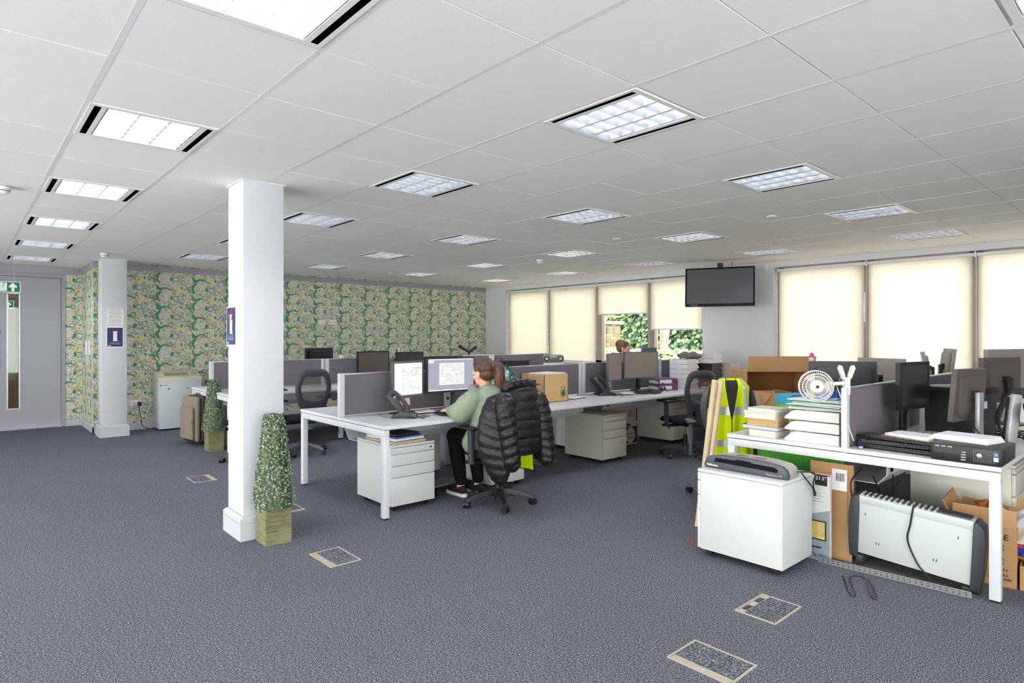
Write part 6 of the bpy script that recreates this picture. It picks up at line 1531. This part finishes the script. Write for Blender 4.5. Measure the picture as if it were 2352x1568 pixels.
M().box(-.001, 0, -.12, .18, .543, .55, RED).obj('red_edge', parent=t, smooth=None); M().box(-.0015, 0, -.105, -.03, .48, .548, BLACK).obj('size_panel', parent=t, smooth=None)
text('lettering', '21.5"', .032, PAPER, t, (-.002, -.068, .525), (PI/2, 0, -PI/2)); text('lettering', 'FILTRE / FILTRO', .03, D_GREY, t, (-.0015, .0, .03), (PI/2, 0, -PI/2)); text('lettering', 'glassfilter', .02, M_GREY, t, (-.0015, .0, .45), (PI/2, 0, -PI/2))
for k in range(4): M().box(-.0015, 0, -.085+.02*(k % 2), .05, .375+.017*k, .379+.017*k, GREYP).obj('small_print', parent=t, smooth=None)
M().box(-.002, 0, -.10, .06, .13, .255, BLACK).obj('pictured_screen', parent=t, smooth=None); M().box(-.003, -.002, -.092, .052, .138, .247, mat('sepia print', (206, 178, 110), .5, var=.25, vscale=30)).obj('pictured_map', parent=t, smooth=None); M().box(-.002, 0, -.04, -.02, .085, .13, SILVER).obj('pictured_stand', parent=t, smooth=None); M().box(-.002, 0, -.07, .02, .078, .087, BLACK).obj('pictured_foot', parent=t, smooth=None)
# panel heater leaning, seen from behind
t = thing('panel_heater', 'white panel heater with dark ends leaning under the right bench', 'heater', (4.265, 1.13, .0)); t.rotation_euler = (math.radians(0), math.radians(-7), 0)
R = T(0, 0, .035, rx=math.radians(4.0))
HW = mat('white heater steel', (204, 208, 205), .35); HG = mat('slate heater plastic', (58, 62, 66), .45)
M().box(-.03, .05, -.285, .285, .03, .385, HW, bev=.004, mtx=R).obj('panel', parent=t); M().box(-.035, .055, -.29, .29, .355, .405, HW, bev=.008, mtx=R).obj('top_rail', parent=t)
for s_ in (-1, 1): M().prism([(s_*.285, .02), (s_*.285, .40), (s_*.30, .405), (s_*.335, .37), (s_*.345, .28), (s_*.34, .10), (s_*.33, -.0), (s_*.285, -.0)], -.04, .06, 'x', HG, bev=.006, mtx=R).obj('end_cap', parent=t)
tt = M()
for k in range(30): tt.box(-.02, .045, .27-.0145*k, .277-.0145*k, .404, .412, HG if k % 2 else HW, mtx=R)
o = tt.obj('grille', parent=t, smooth=None); o['kind'] = 'stuff'
M().box(-.02, .045, -.27, -.12, .404, .415, HG, bev=.003, mtx=R).obj('control_cover', parent=t)
for y, z_ in ((.25, .29), (-.22, .29), (.185, .12), (.17, .12), (-.11, .12), (-.125, .12)): M().box(-.0315, -.03, y-.002, y+.002, z_-.008, z_+.008, BLACK, mtx=R).obj('mount_slot', parent=t, smooth=None)
M().box(-.0312, -.03, -.27, -.20, .04, .07, mat('grey rating label', (200, 202, 200), .5), mtx=R).obj('rating_label', parent=t, smooth=None)
for s_ in (-1, 1): M().box(-.05, .07, s_*.27-.02, s_*.27+.02, -.03, .02, HG, bev=.005, mtx=R).obj('foot', parent=t)
M().tube([R @ p for p in spline([(0, 0, .405), (-.036, .0, .40), (-.038, .01, .30), (-.037, .02, .20), (-.037, -.03, .08), (-.04, -.09, .01), (-.05, -.12, -.02)], 8)], .005, 6, CABLE).obj('lead', parent=t)
t = thing('metal_rail', 'perforated grey metal rail lying before the heater', 'rail', (4.14, 1.21, 0), .07)
MRL = mat('galvanised steel', (150, 150, 152), .4, metal=.6); M().box(-.02, .02, -.39, .39, 0, .004, MRL).obj('flange', parent=t, smooth=None); M().box(-.022, -.018, -.39, .39, 0, .035, MRL).obj('web', parent=t, smooth=None)
hl = M()
for k in range(26): hl.box(-.0225, -.0218, -.37+.029*k, -.362+.029*k, .010, .016, BLACK); hl.box(-.0225, -.0218, -.37+.029*k, -.358+.029*k, .024, .027, BLACK)
o = hl.obj('perforation', parent=t, smooth=None); o['kind'] = 'stuff'
m = M(); wp = [onZ(u, v, .004) for u, v in ((1936, 1322), (1952, 1364), (1965, 1365), (1952, 1326), (1985, 1327), (2000, 1368), (2015, 1371), (1994, 1328))]
tag(m.tube(spline([tuple(p) for p in wp], 6), .0035, 6, mat('dark steel wire', (70, 64, 58), .4, metal=.7)).obj('bent_wire'), 'bent piece of dark wire on the carpet before the heater', 'wire')
# cartons of plastic bags
def open_box(label, loc, rz, sx, sy, sz, mt, flaps, group=None, name='cardboard_box'):
    t = thing(name, label, 'box', loc, rz, group); th = .006
    for a in ((-sx, sx, -sy, -sy+th), (-sx, sx, sy-th, sy), (-sx, -sx+th, -sy+th, sy-th), (sx-th, sx, -sy+th, sy-th)): M().box(*a, 0, sz, mt).obj('wall', parent=t, smooth=None)
    M().box(-sx, sx, -sy, sy, 0, th, CARD_D).obj('base', parent=t, smooth=None)
    for side, ang, ln in flaps:
        R = {'y-': T(0, -sy, sz, rx=PI-ang), 'y+': T(0, sy, sz, rx=ang), 'x-': T(-sx, 0, sz, rz=PI/2) @ T(rx=ang), 'x+': T(sx, 0, sz, rz=PI/2) @ T(rx=PI-ang)}[side]
        w = sx if side[0] == 'y' else sy
        M().box(-w+.003, w-.003, 0, ln, -th/2, th/2, mt, mtx=R).obj('flap', parent=t, smooth=None)
    return t
t = open_box('open FRAGILE cardboard box full of plastic bags under the bench', (4.66, .845, 0), math.radians(5), .20, .15, .34, CARD, (('y+', 1.2, .12), ('x-', 1.9, .10), ('x+', .7, .13)))
text('lettering', 'FRAGILE', .045, DARKP, t, (-.202, -.03, .285), (PI/2, 0, -PI/2), bold=.0008)
for k, (a, z_) in enumerate((('THIS', .235), ('WAY', .212), ('UP', .19), ('KEEP', .155), ('DRY', .132), ('FRAGILE', .10), ('HANDLE', .07), ('WITH CARE', .047))): text('lettering', a, .02, DARKP, t, (-.202, -.075, z_), (PI/2, 0, -PI/2))
bags = [((34, 32, 34), 'crumpled black plastic bag in the FRAGILE box'), ((226, 226, 224), 'crumpled white plastic bag in the FRAGILE box'), ((180, 110, 50), 'crumpled orange brown bag in the FRAGILE box')]
for k, ((c, lab), (x, y)) in enumerate(zip(bags, ((-.06, .05), (-.03, -.06), (.08, .0)))):
    def bf(u, v, k=k):
        a = 2*PI*u; b = PI*v; r = .085*(1+.25*math.sin(5*a+k+3*b)*math.sin(4*b+a)+.12*math.sin(11*a+7*b)); return (r*math.cos(a)*math.sin(b), r*math.sin(a)*math.sin(b), .06*math.cos(b)*(1+.2*math.sin(6*a)))
    tag(M().grid(bf, 30, 16, mat('polythene %d' % k, c, .3), cu=True).obj('plastic_bag', smooth=50, loc=(4.66+x, .845+y, .33+.015*k)), lab, 'plastic bag', 'bags in the carton')
cols = [(214, 210, 206), (224, 90, 40), (40, 60, 170), (240, 200, 40), (200, 60, 60)]
def cb(u, v):
    a = 2*PI*u; b = PI*v; r = .13*(1+.22*math.sin(5*a+3*b)*math.sin(4*b+a)+.1*math.sin(11*a+7*b)); return (r*.8*math.cos(a)*math.sin(b), r*math.sin(a)*math.sin(b), .17*math.cos(b))
m = M(); 
for c in range(5): m.mi(mat('carrier print %d' % c, cols[c], .4))
m.grid(cb, 36, 24, MATS['carrier print 0'], cu=True)
m.b.faces.ensure_lookup_table()
for f in m.b.faces:
    z_ = f.calc_center_median().z
    if z_ < -.03: f.material_index = [0, 1, 3, 2, 4, 0][int((f.calc_center_median().y*3+z_*2+9)*9) % 6]
tag(m.obj('carrier_bag', smooth=60, loc=(4.60, .60, .29)), 'bulging white carrier bag with rainbow print by the bench leg', 'bag')
open_box('brown carton below the rainbow carrier bag at the right edge', (4.62, .58, 0), .1, .13, .10, .14, CARD, (('y-', .9, .08),))
t = thing('plastic_crate', 'black ribbed crate under the right bench beside the heater', 'crate', (4.75, 1.68, 0), .1); M().box(-.16, .16, -.14, .14, 0, .22, BLACK, bev=.006).obj('crate_body', parent=t)
for k in range(6): M().box(-.15+.05*k, -.12+.05*k, -.13, .13, .22, .226, M_GREY).obj('rib', parent=t, smooth=None)
t = thing('cable_drop', 'black cables hanging below the right bench tray', 'cable', (4.25, 1.36, 0))
for k, pth in enumerate(([(0, .04, .60), (.0, .10, .50), (-.02, .06, .36), (.10, -.02, .34), (.25, -.10, .52)], [(.02, -.02, .56), (.10, -.04, .42), (.16, -.03, .20), (.2, .0, .01)], [(.05, -.12, .58), (.12, -.10, .4), (.3, -.05, .1), (.32, .0, .01)])): M().tube(spline(pth, 7), .005, 6, CABLE).obj('lead', parent=t)

# ================================================================== BEHIND THE VEST: CARTONS AND POLES
open_box('big brown carton lying on its side with one flap raised', (6.24, 2.98, .955), 0, .33, .14, .40, CARD, ()).rotation_euler = (PI/2, 0, math.radians(-41))
bb = [o for o in COL.objects if o.get('label') == 'big brown carton lying on its side with one flap raised'][0]
M().box(-.325, .325, 0, .15, -.003, .003, CARD, mtx=T(0, .14, .40, rx=.25)).obj('flap', parent=bb, smooth=None)
M().box(-.32, .32, -.13, 0, -.003, .003, CARD, mtx=T(0, -.14, .40, rx=2.9) @ T(rx=PI)).obj('flap', parent=bb, smooth=None)
def carton(label, loc, rz, sx, sy, sz, mt=None, tape=True, group='brown cartons behind the vest'):
    t = thing('cardboard_box', label, 'box', loc, rz, group); M().box(-sx, sx, -sy, sy, 0, sz, mt or CARD, bev=.003).obj('carton_body', parent=t)
    if tape: M().box(-sx-.001, sx+.001, -.025, .025, sz, sz+.001, mat('brown tape', (170, 130, 86), .3)).obj('tape', parent=t, smooth=None)
    return t
carton('large closed carton under the big open brown carton', (6.30, 2.86, 0), math.radians(-41), .34, .26, .81)
carton('closed carton right of the big open brown carton', (6.95, 2.62, 0), math.radians(-41), .22, .22, 1.02)
carton('tall brown carton behind the wooden poles', (7.35, 3.52, 0), math.radians(-41), .22, .20, .62)
carton('small brown carton on top of the tall carton behind the poles', (7.32, 3.50, .623), math.radians(-41), .18, .16, .10)
carton('brown carton between the vest and the open flaps carton', (5.70, 3.02, 0), math.radians(-41), .16, .16, .84)
open_box('small carton with flaps folded outwards before the big carton', (5.66, 2.62, .0), math.radians(-36), .16, .15, .80, CARD, (('y-', 1.35+.9, .14), ('x+', 2.0, .14), ('x-', 2.2, .14), ('y+', 1.2, .12)), 'brown cartons behind the vest')
t = carton('blue topped lime printed carton beside the clip fan', (5.07, 2.165, DT), math.radians(-20), .11, .075, .235, mat('lime print carton', (150, 186, 60), .6, var=.2, vscale=14), False, None)
M().box(-.112, .112, -.077, .077, .155, .237, mat('sky blue carton top', (60, 160, 200), .6)).obj('blue_top', parent=t, smooth=None)
# wooden poles leaning together
PINE = mat('pale pine', (214, 190, 158), .6, var=.08, vscale=5)
for (u0, u1), lab in (((1641, 1621), 'pale wooden pole, left of the two leaning by the vest'), ((1656, 1634), 'pale wooden pole, right of the two leaning by the vest')):
    a = Vector((0, 0, 0)); p1_ = EYE+ray(u1, 1045)*4.75; p0_ = EYE+ray(u0, 873)*4.9; d_ = (p0_-p1_).normalized(); b0 = p1_-d_*(p1_.z/d_.z)
    tag(M().cyl(b0, p0_, .021, n=14, m=PINE).obj('wooden_pole'), lab, 'pole', 'leaning wooden poles')
# folding easel frame and dark bag behind
t = thing('folded_easel', 'folded aluminium easel legs standing behind the vest', 'easel', (7.1, 3.1, 0)); 
for k, (x, y) in enumerate(((0, 0), (.14, -.10))): M().cyl((x-.06, y+.05, 0), (x-.16, y+.13, 1.06), .014, n=10, m=ALU).obj('leg', parent=t)
M().cyl((-.06, .05, .5), (.08, -.05, .5), .008, n=8, m=ALU).obj('brace', parent=t)
t = thing('storage_crate', 'dark crate piled with black plastic parts by the window pier', 'crate', (8.1, 3.75, 0), .3)
M().box(-.3, .3, -.2, .2, 0, .70, mat('dark storage crate', (48, 46, 48), .7), bev=.01).obj('crate_body', parent=t)
for k in range(4): M().box(-.32+.05*k, .22+.05*k, -.16, .16, .71+.05*k, .745+.05*k, BLACK if k % 2 else D_GREY, bev=.012, mtx=T(rz=.2*k)).obj('black_part', parent=t)
# red marks on the carpet left of the pedestal
m = M()
for k, (u0, v0, u1, v1) in enumerate(((1586, 1190, 1580, 1192), (1592, 1230, 1588, 1255))):
    a, b = onZ(u0, v0, .001), onZ(u1, v1, .001); m.tube([a, a.lerp(b, .5), b], .004, 5, RED, flat=.3)
tag(m.obj('red_ribbon'), 'scrap of red ribbon on the carpet by the white pedestal', 'ribbon', kind='stuff')
